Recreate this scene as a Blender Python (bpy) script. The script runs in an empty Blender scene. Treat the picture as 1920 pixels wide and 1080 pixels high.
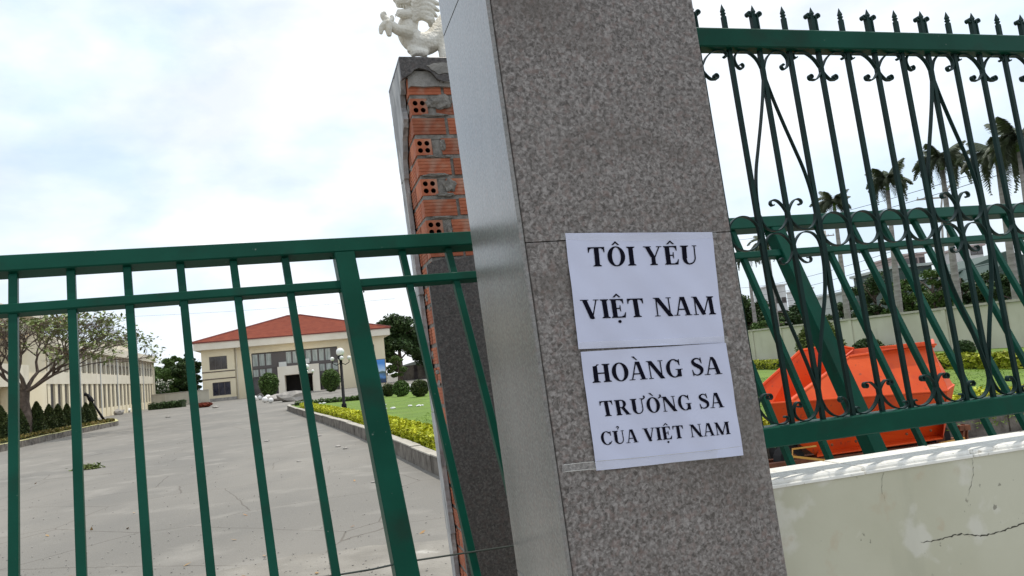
import bpy, bmesh, math, random
import numpy as np
from mathutils import Vector, Matrix
from math import sin, cos, pi, radians, atan, atan2, sqrt

random.seed(7)
rng = np.random.default_rng(7)
scn = bpy.context.scene
col = scn.collection

# ------------------------------------------------------------------ camera
F = 1450.0; EYE = 1.55
roll = atan(.0965); pitch = atan(139*cos(roll)/F)
fw = Vector((0, cos(pitch), sin(pitch))); r0 = Vector((1, 0, 0)); u0 = r0.cross(fw)
RT = r0*cos(roll) - u0*sin(roll)
UP = r0*sin(roll) + u0*cos(roll)
EYEP = Vector((0, 0, EYE))
cd = bpy.data.cameras.new('camera'); cam = bpy.data.objects.new('camera', cd); col.objects.link(cam)
m = Matrix((RT, UP, -fw)).transposed().to_4x4(); m.translation = EYEP
cam.matrix_world = m
cd.sensor_width = 36; cd.lens = 36*F/1920.0; cd.clip_start = .05; cd.clip_end = 6000
scn.camera = cam

# ------------------------------------------------------------------ light
SUN_EL = 72.0
sun_dir = Vector((0.62, 0.78, 0)).normalized()*cos(radians(SUN_EL)) + Vector((0, 0, sin(radians(SUN_EL))))
w = bpy.data.worlds.new('World'); scn.world = w; w.use_nodes = True
nt = w.node_tree; nt.nodes.clear()
def N(t, **k):
    n_ = nt.nodes.new(t)
    for a, b in k.items(): setattr(n_, a, b)
    return n_
out = N('ShaderNodeOutputWorld'); bg = N('ShaderNodeBackground')
sky = N('ShaderNodeTexSky', sky_type='NISHITA', sun_disc=False, sun_elevation=radians(SUN_EL), sun_rotation=atan2(sun_dir.x, sun_dir.y))
sky.air_density = 1.0; sky.dust_density = 1.5
tc = N('ShaderNodeTexCoord'); mp = N('ShaderNodeMapping'); mp.inputs['Scale'].default_value = (1.0, 1.0, 2.0); mp.inputs['Location'].default_value = (1.35, 4.4, 2.2)
no = N('ShaderNodeTexNoise'); no.inputs['Scale'].default_value = 3.3; no.inputs['Detail'].default_value = 9; no.inputs['Roughness'].default_value = .52; no.inputs['Distortion'].default_value = .25
cr = N('ShaderNodeValToRGB'); cr.color_ramp.elements[0].position = .40; cr.color_ramp.elements[0].color = (.66, .66, .66, 1); cr.color_ramp.elements[1].position = .62; cr.color_ramp.elements[1].color = (1, 1, 1, 1)
no2 = N('ShaderNodeTexNoise'); no2.inputs['Scale'].default_value = 4.2; no2.inputs['Detail'].default_value = 6
cr2 = N('ShaderNodeValToRGB'); cr2.color_ramp.elements[0].position = .38; cr2.color_ramp.elements[0].color = (6.5, 7.7, 8.9, 1); cr2.color_ramp.elements[1].position = .60; cr2.color_ramp.elements[1].color = (8.9, 9.1, 9.35, 1)
mx = N('ShaderNodeMix', data_type='RGBA')
nt.links.new(tc.outputs['Generated'], mp.inputs['Vector']); nt.links.new(mp.outputs[0], no.inputs['Vector']); nt.links.new(mp.outputs[0], no2.inputs['Vector'])
nt.links.new(no.outputs['Fac'], cr.inputs[0]); nt.links.new(no2.outputs['Fac'], cr2.inputs[0])
nt.links.new(cr.outputs[0], mx.inputs['Factor']); nt.links.new(sky.outputs[0], mx.inputs['A']); nt.links.new(cr2.outputs[0], mx.inputs['B'])
nt.links.new(mx.outputs['Result'], bg.inputs['Color']); bg.inputs['Strength'].default_value = .12
nt.links.new(bg.outputs[0], out.inputs[0])
sl = bpy.data.lights.new('sun', 'SUN'); sl.energy = 2.6; sl.angle = radians(.6); sl.color = (1, .95, .87)
so = bpy.data.objects.new('sun', sl); col.objects.link(so); so.rotation_euler = (-sun_dir).to_track_quat('-Z', 'Y').to_euler(); so.location = (0, 0, 40)
vs = scn.view_settings; vs.view_transform = 'Standard'; vs.look = 'None'; vs.gamma = 1; vs.use_curve_mapping = False; vs.exposure = 0.17

# ------------------------------------------------------------------ frames of the place
AZ = radians(15.5)
U = Vector((cos(AZ), sin(AZ), 0)); D = Vector((-sin(AZ), cos(AZ), 0)); Z = Vector((0, 0, 1))
def ray(x, y): return fw + RT*((x-960)/F) + UP*((540-y)/F)
def onplane(x, y, P, nn):
    d = ray(x, y); return EYEP + d*((P-EYEP).dot(nn)/d.dot(nn))
def gnd(x, y, z=0.0):
    d = ray(x, y); return EYEP + d*((z-EYE)/d.z)
def atY(x, y, Y):
    d = ray(x, y); return EYEP + d*(Y/d.y)
C0 = Vector((.0467, 1.98, 0))            # foot of the near pillar's corner
K = .046                                 # the gate structures lean a little
def NP(a, b, z): return C0 + U*(a - K*(z-1.55)) + D*b + Z*z
def NPuz(px, py, b):
    q = onplane(px, py, C0 + D*b, D); a = (q-C0).dot(U) + K*(q.z-1.55); return a, q.z
ident = lambda a, b, c: Vector((a, b, c))

# ------------------------------------------------------------------ helpers
class MB:
    def __init__(s, f=None): s.v = []; s.fc = []; s.f = f or ident
    def add(s, vs, fs):
        o = len(s.v); s.v += [tuple(s.f(*p)) for p in vs]; s.fc += [tuple(o+i for i in q) for q in fs]; return s
    def box(s, x0, x1, y0, y1, z0, z1):
        return s.add([(x0,y0,z0),(x1,y0,z0),(x1,y1,z0),(x0,y1,z0),(x0,y0,z1),(x1,y0,z1),(x1,y1,z1),(x0,y1,z1)],
                     [(0,3,2,1),(4,5,6,7),(0,1,5,4),(1,2,6,5),(2,3,7,6),(3,0,4,7)])
    def cbox(s, x0, x1, y0, y1, z0, z1, c=.004):   # chamfered on the vertical edges and the top
        ring = lambda e, z: [(x0+e,y0+c,z),(x0+e+c-e,y0+e,z),(x1-c,y0+e,z),(x1-e,y0+c,z),(x1-e,y1-c,z),(x1-c,y1-e,z),(x0+c,y1-e,z),(x0+e,y1-c,z)]
        vs = ring(0, z0) + ring(0, z1-c) + ring(c*.7, z1)
        fs = [tuple(range(7, -1, -1)), tuple(range(16, 24))]
        for k in range(2):
            for i in range(8): j = (i+1) % 8; fs.append((k*8+i, k*8+j, k*8+8+j, k*8+8+i))
        return s.add(vs, fs)
    def tube(s, pts, rad, n=8, cap=True, sq=1.0):
        P = [Vector(s.f(*p)) if s.f is not ident else Vector(p) for p in pts]
        R = rad if hasattr(rad, '__len__') else [rad]*len(P)
        o = len(s.v); prev = None
        for i, p in enumerate(P):
            t = (P[min(i+1, len(P)-1)] - P[max(i-1, 0)]).normalized()
            if prev is None: a = t.cross(Vector((0, 0, 1)) if abs(t.z) < .9 else Vector((1, 0, 0))).normalized()
            else: a = (prev - t*prev.dot(t)).normalized()
            prev = a; b = t.cross(a)
            for k in range(n):
                q = 2*pi*k/n; s.v.append(tuple(p + (a*cos(q) + b*sin(q)*sq)*R[i]))
        for i in range(len(P)-1):
            for k in range(n): l = (k+1) % n; s.fc.append((o+i*n+k, o+i*n+l, o+(i+1)*n+l, o+(i+1)*n+k))
        if cap: s.fc.append(tuple(o+k for k in range(n-1, -1, -1))); s.fc.append(tuple(o+(len(P)-1)*n+k for k in range(n)))
        return s
    def bar(s, p, q, w_, d_, e1, e2):      # square bar from p to q, half-extents along e1, e2 (world)
        p = Vector(p); q = Vector(q); o = len(s.v)
        for c in (p, q):
            for i, j in ((-1,-1),(1,-1),(1,1),(-1,1)): s.v.append(tuple(c + e1*(w_*i) + e2*(d_*j)))
        s.fc += [(o+3,o+2,o+1,o),(o+4,o+5,o+6,o+7)] + [(o+i, o+(i+1)%4, o+4+(i+1)%4, o+4+i) for i in range(4)]
        return s
    def prism(s, poly, b0, b1):            # polygon in (a,z), extruded along b
        n_ = len(poly)
        return s.add([(a, b0, z) for a, z in poly] + [(a, b1, z) for a, z in poly],
                     [tuple(range(n_)), tuple(range(2*n_-1, n_-1, -1))] + [(i, i+n_, (i+1)%n_+n_, (i+1)%n_) for i in range(n_)])
    def sphere(s, c, r, nu=14, nv=9, jit=0):
        c = Vector(c); rr = r if hasattr(r, '__len__') else (r, r, r); vs = []; fs = []
        for i in range(nv+1):
            for j in range(nu):
                th = pi*i/nv; ph = 2*pi*j/nu; q = 1 + random.uniform(-jit, jit)
                vs.append((c.x+rr[0]*q*sin(th)*cos(ph), c.y+rr[1]*q*sin(th)*sin(ph), c.z+rr[2]*q*cos(th)))
        for i in range(nv):
            for j in range(nu): k = (j+1) % nu; fs.append((i*nu+j, (i+1)*nu+j, (i+1)*nu+k, i*nu+k))
        return s.add(vs, fs)
    def mesh(s, name, mt, loc=None, smooth=False):
        me = bpy.data.meshes.new(name)
        L = loc or Vector((0, 0, 0))
        me.from_pydata([(x-L.x, y-L.y, z-L.z) for x, y, z in s.v], [], s.fc)
        bm = bmesh.new(); bm.from_mesh(me); bmesh.ops.recalc_face_normals(bm, faces=bm.faces); bm.to_mesh(me); bm.free()
        if mt: me.materials.append(mt)
        if smooth:
            for p in me.polygons: p.use_smooth = True
        me.update(); return me
    def build(s, name, mt, parent=None, loc=None, smooth=False):
        if loc is None: loc = parent.location.copy() if parent is not None and parent.type == 'EMPTY' else Vector((0, 0, 0))
        return ob(name, s.mesh(name, mt, loc, smooth), parent)
def ob(name, me, parent=None, loc=None, rz=0, sc=None):
    o = bpy.data.objects.new(name, me); col.objects.link(o)
    if parent is not None: o.parent = parent
    if loc is not None: o.location = loc
    if rz: o.rotation_euler[2] = rz
    if sc is not None: o.scale = sc if hasattr(sc, '__len__') else (sc, sc, sc)
    return o
def sub(mb, name, mt, part, root, smooth=False):   # sub-part, built in world coordinates
    return ob(name, mb.mesh(name, mt, root.location, smooth), part)
def tag(o, label=None, cat=None, group=None, kind=None):
    if label: o['label'] = label
    if cat: o['category'] = cat
    if group: o['group'] = group
    if kind: o['kind'] = kind
    return o
def thing(name, loc, label, cat, group=None):
    o = bpy.data.objects.new(name, None); col.objects.link(o); o.location = Vector(loc); o.empty_display_size = .1
    return tag(o, label, cat, group)

# ------------------------------------------------------------------ materials
def mat(name, c1, c2=None, scale=5, rough=.7, bump=0, bscale=None, detail=5, spec=.5, metal=0, ramp=(.35, .65), coord='Object', island=0, coat=0, stretch=None, dist=0, bdist=.02):
    mt = bpy.data.materials.new(name); mt.use_nodes = True; t = mt.node_tree; B = t.nodes['Principled BSDF']
    B.inputs['Roughness'].default_value = rough; B.inputs['Specular IOR Level'].default_value = spec; B.inputs['Metallic'].default_value = metal
    B.inputs['Coat Weight'].default_value = coat
    c2 = c2 or c1
    tcn = t.nodes.new('ShaderNodeTexCoord'); vec = tcn.outputs[coord]
    if stretch:
        mpn = t.nodes.new('ShaderNodeMapping'); mpn.inputs['Scale'].default_value = stretch; t.links.new(vec, mpn.inputs[0]); vec = mpn.outputs[0]
    nz = t.nodes.new('ShaderNodeTexNoise'); nz.inputs['Scale'].default_value = scale; nz.inputs['Detail'].default_value = detail; nz.inputs['Distortion'].default_value = dist
    t.links.new(vec, nz.inputs['Vector'])
    rp = t.nodes.new('ShaderNodeValToRGB'); e = rp.color_ramp.elements
    e[0].position, e[1].position = ramp; e[0].color = (*c1, 1); e[1].color = (*c2, 1)
    t.links.new(nz.outputs['Fac'], rp.inputs[0]); co = rp.outputs[0]
    if island:
        g = t.nodes.new('ShaderNodeNewGeometry'); hs = t.nodes.new('ShaderNodeHueSaturation'); mr = t.nodes.new('ShaderNodeMapRange')
        mr.inputs['To Min'].default_value = 1-island; mr.inputs['To Max'].default_value = 1+island
        t.links.new(g.outputs['Random Per Island'], mr.inputs[0]); t.links.new(mr.outputs[0], hs.inputs['Value']); t.links.new(co, hs.inputs['Color']); co = hs.outputs[0]
    t.links.new(co, B.inputs['Base Color'])
    if bump:
        n2 = t.nodes.new('ShaderNodeTexNoise'); n2.inputs['Scale'].default_value = bscale or scale*4; n2.inputs['Detail'].default_value = 6
        t.links.new(vec, n2.inputs['Vector'])
        bp = t.nodes.new('ShaderNodeBump'); bp.inputs['Strength'].default_value = bump; bp.inputs['Distance'].default_value = bdist
        t.links.new(n2.outputs['Fac'], bp.inputs['Height']); t.links.new(bp.outputs[0], B.inputs['Normal'])
    return mt
def overlay(mt, colr, scale, lo, hi, amount=1.0, seed=0, stretch=None, detail=6, vor=False):
    """stains, patches and wear: mixes a second colour in by noise"""
    t = mt.node_tree; B = t.nodes['Principled BSDF']; src = B.inputs['Base Color'].links[0].from_socket
    tcn = t.nodes.new('ShaderNodeTexCoord'); mpn = t.nodes.new('ShaderNodeMapping'); mpn.inputs['Location'].default_value = (seed*3.1, seed*1.7, seed*.9)
    if stretch: mpn.inputs['Scale'].default_value = stretch
    t.links.new(tcn.outputs['Object'], mpn.inputs[0])
    if vor:
        nz = t.nodes.new('ShaderNodeTexVoronoi'); nz.feature = 'DISTANCE_TO_EDGE'; so_ = nz.outputs['Distance']
        nn_ = t.nodes.new('ShaderNodeTexNoise'); nn_.inputs['Scale'].default_value = scale*2.5; nn_.inputs['Detail'].default_value = 5
        ma = t.nodes.new('ShaderNodeMix'); ma.data_type = 'VECTOR'; ma.inputs['Factor'].default_value = .12
        t.links.new(mpn.outputs[0], nn_.inputs['Vector']); t.links.new(mpn.outputs[0], ma.inputs['A']); t.links.new(nn_.outputs['Color'], ma.inputs['B']); t.links.new(ma.outputs['Result'], nz.inputs['Vector'])
    else:
        nz = t.nodes.new('ShaderNodeTexNoise'); nz.inputs['Detail'].default_value = detail; so_ = nz.outputs['Fac']; t.links.new(mpn.outputs[0], nz.inputs['Vector'])
    nz.inputs['Scale'].default_value = scale
    mr = t.nodes.new('ShaderNodeMapRange'); mr.inputs['From Min'].default_value = lo; mr.inputs['From Max'].default_value = hi; mr.inputs['To Max'].default_value = amount
    t.links.new(so_, mr.inputs[0])
    mi = t.nodes.new('ShaderNodeMix'); mi.data_type = 'RGBA'; t.links.new(mr.outputs[0], mi.inputs['Factor']); t.links.new(src, mi.inputs['A']); mi.inputs['B'].default_value = (*colr, 1)
    t.links.new(mi.outputs['Result'], B.inputs['Base Color']); return mt
def granite(name, dark, mid, light, rough, spec, scale=70, bump=.25):
    mt = mat(name, dark, light, scale=scale, rough=rough, spec=spec, bump=bump, bscale=scale*1.2, detail=8, ramp=(.33, .67), dist=.6, bdist=.002)
    rp = [n_ for n_ in mt.node_tree.nodes if n_.type == 'VALTORGB'][0]; e = rp.color_ramp.elements.new(.5); e.color = (*mid, 1)
    overlay(mt, tuple(x*1.5 for x in light), scale*1.6, .63, .75, .55, 2)
    overlay(mt, (dark[0]*.45, dark[1]*.45, dark[2]*.5), scale*.9, .62, .72, .7, 5)
    overlay(mt, (mid[0]*1.25, mid[1]*1.0, mid[2]*.95), scale*.5, .52, .68, .5, 9)
    return mt
M = {}
M['granite'] = granite('granite_front', (.080,.069,.062), (.178,.160,.149), (.31,.285,.27), .55, .3, scale=105)
overlay(M['granite'], (.095,.078,.066), 2.0, .50, .68, .55, 4, stretch=(1,1,2.6)); overlay(M['granite'], (.27,.255,.235), 1.7, .55, .75, .35, 13)
M['granite_side'] = granite('granite_polished', (.14,.135,.125), (.19,.183,.172), (.25,.24,.23), .23, .6, scale=120, bump=0)
overlay(M['granite_side'], (.27,.265,.25), 6, .45, .75, .4, 7, stretch=(1,1,.35))
M['granite_dark'] = granite('granite_dark', (.046,.041,.039), (.078,.070,.066), (.13,.118,.11), .45, .35, scale=80)
M['joint'] = mat('slab_joint', (.04,.037,.033), rough=.9)
M['concrete'] = mat('old_concrete', (.19,.18,.165), (.33,.31,.285), scale=9, rough=.9, bump=.5, bscale=60)
overlay(M['concrete'], (.09,.085,.08), 14, .56, .7, .6, 3)
M['slabback'] = mat('slab_edge_grey', (.24,.24,.24), (.42,.42,.42), scale=14, rough=.7, bump=.2, stretch=(1,1,.3))
overlay(M['slabback'], (.55,.54,.51), 9, .56, .64, .6, 3, stretch=(1,1,.35)); overlay(M['slabback'], (.10,.095,.09), 12, .58, .68, .7, 8, stretch=(1,1,.4))
M['mortar'] = mat('mortar', (.15,.137,.12), (.28,.26,.235), scale=30, rough=.95, bump=.8, bscale=120, bdist=.006)
def brickmat(name, c1, c2):
    mt = mat(name, tuple(x*.96 for x in c1), c2, scale=7, rough=.85, bump=.25, bscale=90, bdist=.003); overlay(mt, (.40,.27,.20), 14, .50, .70, .55, 6)
    t = mt.node_tree; oi = t.nodes.new('ShaderNodeObjectInfo'); hs = t.nodes.new('ShaderNodeHueSaturation'); mr = t.nodes.new('ShaderNodeMapRange')
    mr.inputs['To Min'].default_value = .8; mr.inputs['To Max'].default_value = 1.2; B = t.nodes['Principled BSDF']; src = B.inputs['Base Color'].links[0].from_socket
    t.links.new(oi.outputs['Random'], mr.inputs[0]); t.links.new(mr.outputs[0], hs.inputs['Value']); t.links.new(src, hs.inputs['Color']); t.links.new(hs.outputs[0], B.inputs['Base Color'])
    return mt
M['brick'] = brickmat('clay_brick', (.33,.085,.038), (.44,.15,.075))
M['hole'] = mat('brick_hole', (.06,.016,.01), rough=.95)  # darkened clay for the hole insides, shade put into the colour
M['green'] = mat('green_paint', (.0015,.048,.029), (.003,.064,.040), scale=5, rough=.38, spec=.12, bump=.06, bscale=40, bdist=.002)
overlay(M['green'], (.16,.20,.17), 55, .73, .76, .8, 3); overlay(M['green'], (.012,.03,.02), 7, .55, .75, .6, 6)
M['green_dark'] = mat('dark_green_iron', (.002,.017,.014), (.004,.028,.023), scale=12, rough=.4, spec=.18, bump=.12, bscale=80, bdist=.001)
M['wallpaint'] = mat('pale_green_wall_paint', (.47,.455,.34), (.54,.525,.41), scale=2.5, rough=.85, bump=.25, bscale=30, bdist=.003)
overlay(M['wallpaint'], (.62,.60,.52), 6, .60, .66, .75, 8, detail=9)
overlay(M['wallpaint'], (.46,.36,.24), 9, .66, .74, .45, 2)
overlay(M['wallpaint'], (.17,.18,.13), 3, .6, .8, .45, 5, stretch=(1,1,.25))
overlay(M['wallpaint'], (.14,.13,.10), 30, .70, .74, .7, 6)
M['coping'] = mat('sunlit_white_coping', (.74,.72,.66), (.82,.80,.74), scale=20, rough=.8, bump=.5, bscale=70, bdist=.004)  # white tone raised so the wall top looks sunlit
overlay(M['coping'], (.3,.26,.2), 45, .62, .7, .6, 2)
M['crack'] = mat('crack_dark', (.06,.055,.04), rough=1)
M['paper'] = mat('white_paper', (.54,.56,.71), (.58,.60,.75), scale=3, rough=.55, bump=.05, bscale=18)
M['ink'] = mat('black_ink', (.005,.005,.012), rough=.9, spec=.1)
M['tape'] = mat('clear_tape', (.75,.74,.72), rough=.12, spec=.6); 
M['tape'].node_tree.nodes['Principled BSDF'].inputs['Alpha'].default_value = .16
M['tape_edge'] = mat('tape_fold_glint', (.62,.6,.56), rough=.3); M['tape_edge'].node_tree.nodes['Principled BSDF'].inputs['Alpha'].default_value = .6
M['wire'] = mat('wire_steel', (.06,.07,.06), rough=.5, metal=.5)
M['statue'] = mat('white_statue', (.60,.56,.47), (.74,.71,.64), scale=12, rough=.6)
def add_scales(mt):
    t = mt.node_tree; B = t.nodes['Principled BSDF']; tcn = t.nodes.new('ShaderNodeTexCoord'); v = t.nodes.new('ShaderNodeTexVoronoi'); v.inputs['Scale'].default_value = 62
    bp = t.nodes.new('ShaderNodeBump'); bp.inputs['Strength'].default_value = .55; bp.inputs['Distance'].default_value = .006; bp.invert = True
    t.links.new(tcn.outputs['Object'], v.inputs['Vector']); t.links.new(v.outputs['Distance'], bp.inputs['Height']); t.links.new(bp.outputs[0], B.inputs['Normal'])
add_scales(M['statue']); overlay(M['statue'], (.42,.33,.2), 10, .56, .75, .5, 3)
M['asphalt'] = mat('drive_asphalt', (.070,.060,.047), (.158,.138,.112), scale=.28, rough=.92, bump=.5, bscale=35, bdist=.01, detail=8, stretch=(1,.6,1))
overlay(M['asphalt'], (.062,.054,.044), .55, .50, .68, .7, 3, stretch=(1,.6,1)); overlay(M['asphalt'], (.235,.212,.18), 1.3, .55, .70, .6, 7); overlay(M['asphalt'], (.30,.28,.25), 60, .62, .70, .5, 11); overlay(M['asphalt'], (.10,.09,.08), 45, .66, .72, .6, 5)
overlay(M['asphalt'], (.33,.32,.29), .5, .0, .006, .35, 2, vor=True)
M['apron'] = mat('worn_concrete', (.17,.155,.13), (.29,.268,.23), scale=1.5, rough=.9, bump=.5, bscale=30, detail=8)
overlay(M['apron'], (.2,.185,.16), 3, .5, .7, .7, 4); overlay(M['apron'], (.62,.60,.54), 1.6, .55, .66, .8, 8)
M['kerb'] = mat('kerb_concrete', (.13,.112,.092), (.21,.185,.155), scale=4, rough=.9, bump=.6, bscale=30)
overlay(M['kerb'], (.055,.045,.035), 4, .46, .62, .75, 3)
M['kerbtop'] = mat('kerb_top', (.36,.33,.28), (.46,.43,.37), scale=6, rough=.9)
M['kerbyellow'] = mat('kerb_yellow_edge', (.50,.46,.18), (.55,.52,.30), scale=3, rough=.85)
M['terrain'] = mat('terrain', (.14,.13,.105), (.20,.185,.155), scale=.3, rough=.95)
M['soil'] = mat('soil', (.10,.075,.05), (.17,.13,.09), scale=3, rough=1, bump=.6)
M['lawn'] = mat('lawn', (.095,.165,.010), (.145,.235,.018), scale=.8, rough=.9, bump=.8, bscale=55, bdist=.03, detail=8)
overlay(M['lawn'], (.17,.17,.06), 1.1, .56, .75, .4, 2)
M['blade'] = mat('grass_blade', (.095,.17,.012), (.15,.25,.02), scale=1.5, rough=.8, island=.35)
def leafmat(name, c1, c2, island=.45, scale=.9):
    mt = mat(name, c1, c2, scale=scale, rough=.6, spec=.25, island=island); B = mt.node_tree.nodes['Principled BSDF']
    B.inputs['Subsurface Weight'].default_value = 0; return mt
M['leaf_dark'] = leafmat('leaf_dark', (.028,.056,.016), (.055,.095,.028))
M['leaf_mid'] = leafmat('leaf_mid', (.055,.105,.02), (.10,.16,.04))
M['leaf_olive'] = leafmat('leaf_olive', (.075,.11,.02), (.13,.155,.04))
M['leaf_yellow'] = leafmat('leaf_yellow', (.32,.36,.015), (.55,.54,.03), .35, 6)
M['leaf_hedge2'] = leafmat('leaf_hedge_far', (.20,.23,.015), (.36,.37,.03), .4, 6)
M['leaf_cone'] = leafmat('leaf_cone', (.030,.052,.012), (.070,.085,.024), .5, 3)
M['leaf_brown'] = leafmat('leaf_edging', (.11,.115,.02), (.19,.13,.035), .5, 3)
M['leaf_light'] = leafmat('leaf_light', (.13,.17,.05), (.21,.24,.09), .4, 1)
M['leaf_rust'] = leafmat('leaf_rust', (.27,.14,.06), (.33,.22,.10), .4, 1)
M['leaf_white'] = leafmat('blossom_white', (.5,.5,.42), (.6,.6,.52), .3, 1)
M['leaf_red'] = leafmat('leaf_red', (.16,.03,.015), (.26,.06,.03), .4, 1)
M['palm'] = leafmat('palm_leaf', (.07,.09,.055), (.12,.14,.09), .4, 1)
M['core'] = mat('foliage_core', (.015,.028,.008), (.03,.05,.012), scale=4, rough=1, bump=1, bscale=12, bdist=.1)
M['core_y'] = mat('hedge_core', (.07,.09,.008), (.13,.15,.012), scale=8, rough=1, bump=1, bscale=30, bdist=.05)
M['bark'] = mat('bark', (.085,.062,.048), (.17,.13,.105), scale=5, rough=.95, bump=.6)
M['palmtrunk'] = mat('palm_trunk', (.20,.18,.165), (.31,.29,.27), scale=2, rough=.9, bump=.3, stretch=(1,1,4))
M['cream'] = mat('cream_paint', (.76,.66,.46), (.80,.71,.52), scale=.5, rough=.85); overlay(M['cream'], (.55,.46,.32), .8, .6, .8, .4, 3, stretch=(1,1,.3))
M['cream2'] = mat('pale_cream_paint', (.66,.60,.47), (.74,.68,.55), scale=.4, rough=.85); overlay(M['cream2'], (.4,.35,.26), .9, .55, .8, .5, 4, stretch=(1,1,.3))
M['offwhite'] = mat('offwhite_trim', (.72,.65,.53), (.78,.72,.61), scale=.6, rough=.8)
M['rooftile'] = mat('red_roof_tile', (.27,.060,.030), (.34,.085,.042), scale=1.2, rough=.8)
M['ridge'] = mat('roof_ridge', (.20,.06,.05), rough=.8)
M['line_brown'] = mat('brown_band', (.12,.09,.075), rough=.8)
M['shutter'] = mat('grey_brown_frame', (.11,.095,.09), rough=.6)
M['glass'] = mat('window_glass', (.035,.03,.032), (.09,.08,.08), scale=.8, rough=.08, spec=.7)
M['glass_lt'] = mat('window_glass_curtained', (.28,.31,.28), (.46,.49,.45), scale=1.2, rough=.15, spec=.6, stretch=(3,3,.5))
M['glass_dk'] = mat('window_glass_dark', (.008,.010,.022), (.03,.035,.06), scale=1.5, rough=.1)
M['inside'] = mat('dark_interior', (.02,.018,.018), rough=.9)
M['acwhite'] = mat('aircon_white', (.6,.6,.57), rough=.6)
M['black'] = mat('black_paint', (.005,.005,.006), rough=.5, spec=.15)
M['globe'] = mat('lamp_globe', (.78,.77,.74), rough=.3)
M['orange'] = mat('orange_paint', (.60,.062,.008), (.68,.088,.013), scale=3, rough=.5, spec=.25, bump=.15, bscale=12, bdist=.01)
overlay(M['orange'], (.45,.05,.025), 5, .56, .74, .6, 3); overlay(M['orange'], (.20,.06,.035), 16, .63, .70, .6, 5)
M['rust'] = mat('rusty_steel', (.13,.045,.02), (.22,.08,.035), scale=8, rough=.85, bump=.3)
M['yellowsteel'] = mat('yellow_steel', (.50,.24,.03), (.60,.33,.06), scale=6, rough=.6)
M['rubber'] = mat('rubber', (.015,.015,.015), rough=.9)
M['shed_green'] = mat('green_shed_roof', (.025,.055,.043), (.045,.08,.062), scale=.4, rough=.6)
M['shed_pale'] = mat('pale_shed_roof', (.36,.40,.36), (.44,.47,.43), scale=.3, rough=.6)
M['housewhite'] = mat('white_house_paint', (.55,.55,.54), (.66,.66,.65), scale=.5, rough=.8)
M['housepink'] = mat('pinkish_house_paint', (.42,.33,.31), (.5,.41,.38), scale=.5, rough=.8)
M['farwall'] = mat('compound_wall_paint', (.47,.44,.36), (.55,.52,.44), scale=.6, rough=.9); overlay(M['farwall'], (.3,.27,.21), 1.1, .58, .8, .6, 3, stretch=(1,1,.4))
M['plastic'] = mat('white_litter', (.68,.68,.66), rough=.5)
M['rubble'] = mat('rubble_grey', (.28,.26,.24), (.42,.39,.35), scale=3, rough=.9)
M['lampblk'] = M['black']

# ================================================================== GROUND
def sheet(name, pts, z, mt, grid=None):
    o = MB().add([(x, y, z) for x, y in pts], [tuple(range(len(pts)))]).build(name, mt); return tag(o, kind='structure')
sheet('terrain', [(-1800,-800),(1800,-800),(1800,3500),(-1800,3500)], -.01, M['terrain'])
sheet('driveway', [(-60,-6),(40,-6),(40,150),(-75,150)], .0, M['asphalt'])
# worn concrete apron where the gate runs, with a ragged far edge
ap = []
for i in range(60):
    t = i/59.; x = -9+20*t; ap.append((x, 7.35+.27*(x+1)+random.uniform(-.06, .06)+.12*sin(x*2.3)))
sheet('concrete_apron', [(11,-1),( -9,-1)][::-1] + ap[::-1], .004, M['apron'])

def offset_path(P, d):
    R = []
    for i, p in enumerate(P):
        a = Vector(P[max(i-1, 0)]); b = Vector(P[min(i+1, len(P)-1)]); t = (b-a).normalized(); R.append((p[0]-t.y*d, p[1]+t.x*d))
    return R
def smooth_path(P, n=8):
    P = [Vector(p) for p in P]; R = []
    for i in range(len(P)-1):
        a = P[max(i-1, 0)]; b = P[i]; c = P[i+1]; d = P[min(i+2, len(P)-1)]
        for k in range(n):
            t = k/n; R.append(.5*((2*b)+(c-a)*t+(2*a-5*b+4*c-d)*t*t+(3*b-a-3*c+d)*t**3))
    R.append(P[-1]); return R
def ribbon_solid(P, w0, w1, z0, z1):
    L = offset_path(P, w0); R = offset_path(P, w1); mb = MB(); vs = []
    for (a, b), (c, d) in zip(L, R): vs += [(a,b,z0),(a,b,z1),(c,d,z1),(c,d,z0)]
    fs = []
    for i in range(len(P)-1):
        for k in range(4): fs.append((4*i+k, 4*i+(k+1)%4, 4*i+4+(k+1)%4, 4*i+4+k))
    fs += [(3,2,1,0), tuple(4*(len(P)-1)+k for k in range(4))]
    return mb.add(vs, fs)
def seg_lengths(P):
    L = [0]
    for a, b in zip(P, P[1:]): L.append(L[-1]+(Vector(b)-Vector(a)).length)
    return L
def at_len(P, L, d):
    for i in range(len(P)-1):
        if d <= L[i+1]: return Vector(P[i]).lerp(Vector(P[i+1]), (d-L[i])/max(1e-6, L[i+1]-L[i]))
    return Vector(P[-1])

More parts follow.
